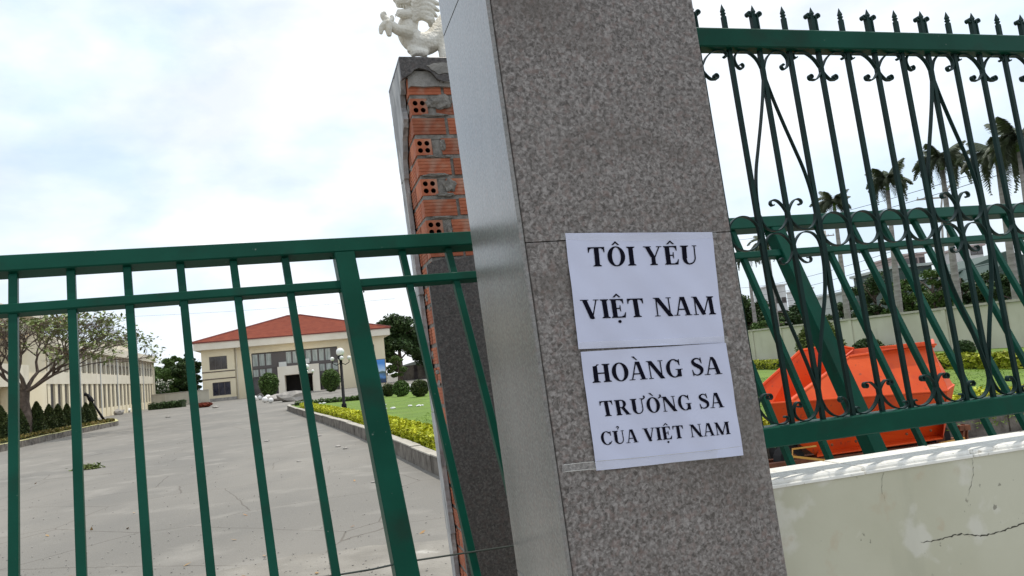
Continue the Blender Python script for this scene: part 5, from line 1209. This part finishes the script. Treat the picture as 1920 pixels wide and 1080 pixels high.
# ================================================================== FAR SHEDS, HOUSES, POWER LINES
def shed(name, px0, px1, ytop, Y, label, mw, mr, gable=.0, cat='building', win=0):
    hy = lambda px: 743-.0965*(px-300)
    p0, p1 = atY(px0, hy(px0), Y), atY(px1, hy(px1), Y); zt = atY((px0+px1)/2, ytop, Y).z; L_ = p1.x-p0.x
    th = thing(name, (p0.x+L_/2, Y, 0), label, cat); x0 = p0.x; ze = zt*(1-gable)
    MB().box(x0, x1 := p1.x, Y, Y+12, 0, ze).build('wall', M[mw], th)
    if gable > 0: MB().prism([(x0-.5, ze+.01), (x1+.5, ze+.01), ((x0+x1)/2, zt)], Y-.5, Y+12.5).build('roof', M[mr], th)
    else: MB().box(x0-.4, x1+.4, Y-.4, Y+12.4, ze+.002, ze+.35).build('roof', M[mr], th)
    for k in range(win):
        a = x0+L_*(k+.5)/win; 
        for z in np.arange(3.2, ze-1.5, 3.2): 
            f = MB().box(a-.55, a+.55, Y-.06, Y-.002, z, z+1.4).build('window', M['shutter'], th); sub(MB().box(a-.45, a+.45, Y-.075, Y-.062, z+.1, z+1.3), 'pane', M['glass'], f, th)
    return th
shed('far_shed', 1592, 1668, 545, 130, 'low pale green roofed shed far beyond the wall', 'shed_pale', 'shed_pale')
shed('far_shed', 1690, 1762, 499, 100, 'factory building with a dark green wall beyond the trees', 'shed_green', 'shed_pale')
shed('green_shed', 1810, 1990, 470, 85, 'big dark green shed with a gabled roof beyond the wall at right', 'shed_green', 'shed_green', gable=.22)
shed('small_gable_shed', 1866, 1925, 486, 78, 'smaller dark green shed whose gable has a white edge', 'shed_green', 'shed_green', gable=.25)
shed('white_house', 1452, 1484, 535, 190, 'white flat roofed town house far beyond the wall', 'housewhite', 'housewhite', win=3)
shed('white_house', 1516, 1534, 541, 200, 'narrow white house far off behind the fence post', 'housewhite', 'housewhite', win=2)
shed('pink_house', 1712, 1752, 476, 150, 'pinkish town house rising over the factory roof', 'housepink', 'housepink', win=3)
shed('grey_house', 1838, 1862, 460, 140, 'grey upper storey of a house above the green shed', 'housewhite', 'housepink', win=2)
shed('hut', 1384, 1428, 590, 110, 'pale low hut roof beside the granite pillar edge', 'shed_pale', 'housewhite', gable=.3)
shed('far_hut', 755, 808, 677, 150, 'pale roofed hut under the tall dark tree right of the office', 'glass', 'shed_pale', gable=.2)
# utility poles and lines
def pole(px, top, Y, label):
    g_ = atY(px, 743-.0965*(px-300), Y); zt = atY(px, top, Y).z; th = thing('utility_pole', (g_.x, Y, 0), label, 'pole')
    mb = MB(); mb.tube([(0,0,0),(0,0,zt)], [.17,.11], 10); ob('pole', mb.mesh('pole', M['rubble'], smooth=True), th)
    ob('cross_arm', MB().box(-1.0, 1.0, -.13, -.03, zt-.7, zt-.58).mesh('cross_arm', M['rubble']), th)
    for k in (-.9,-.3,.3,.9): mb = MB(); mb.tube([(k,-.08,zt-.58),(k,-.08,zt-.42)], .05, 6); ob('insulator', mb.mesh('insulator', M['housewhite']), th)
    return Vector((g_.x, Y, zt))
pA = pole(1572, 430, 90, 'concrete utility pole beyond the wall behind the first palm'); pB = pole(1775, 355, 62, 'concrete utility pole behind the third palm')
pC = pole(1420, 480, 150, 'distant utility pole near the granite pillar edge')
def line(p, q_, sag, r, label):
    P = [p.lerp(q_, t/16)-Z*sag*4*(t/16)*(1-t/16) for t in range(17)]; mb = MB(); mb.tube([tuple(x) for x in P], r, 4); me = mb.mesh('power_line', M['black'], p); return tag(ob('power_line', me, loc=p), label, 'cable', 'power lines beyond the compound wall')
for li, (a, b, Ya, Yb, sg) in enumerate([((1360,440),(1960,283),120,45,.8), ((1360,452),(1960,300),120,45,.9), ((1360,540),(1700,462),150,62,1.0), ((1360,556),(1720,474),150,62,1.1), ((1360,575),(1760,492),150,62,1.0), ((1400,560),(1960,470),150,55,1.2), ((1400,590),(1960,486),150,55,1.2), ((-80,602),(740,560),170,170,1.0)]):
    line(atY(*a, Ya), atY(*b, Yb), sg, .022 if Ya < 160 else .02, ['highest overhead line behind the palm heads', 'second highest overhead line behind the palm heads', 'upper line of the bundle between the far poles', 'middle line of the bundle between the far poles', 'lower line of the bundle between the far poles', 'long line above the factory roofs', 'lowest long line just above the trees', 'faint overhead line across the sky left of the office roof'][li])
# curved arm street lamp between palms
pS = atY(1770, 600, 58); tS = atY(1765, 388, 58); th = thing('street_lamp', (pS.x, 58, 0), 'tall curved arm street lamp beside the third palm', 'street lamp'); H = tS.z; kx = tS.x-pS.x
mb = MB(); mb.tube([(0,0,0),(kx*.5,0,H*.5),(kx,0,H),(kx+.2,0,H+.9),(kx+.9,0,H+1.5)], [.12,.1,.07,.06,.04], 8); ob('pole', mb.mesh('pole', M['rubble'], smooth=True), th)
ob('lamp_head', MB().box(kx+.8, kx+1.5, -.1, .1, H+1.46, H+1.58).mesh('lamp_head', M['rubble']), th)
bpy.context.view_layer.update()
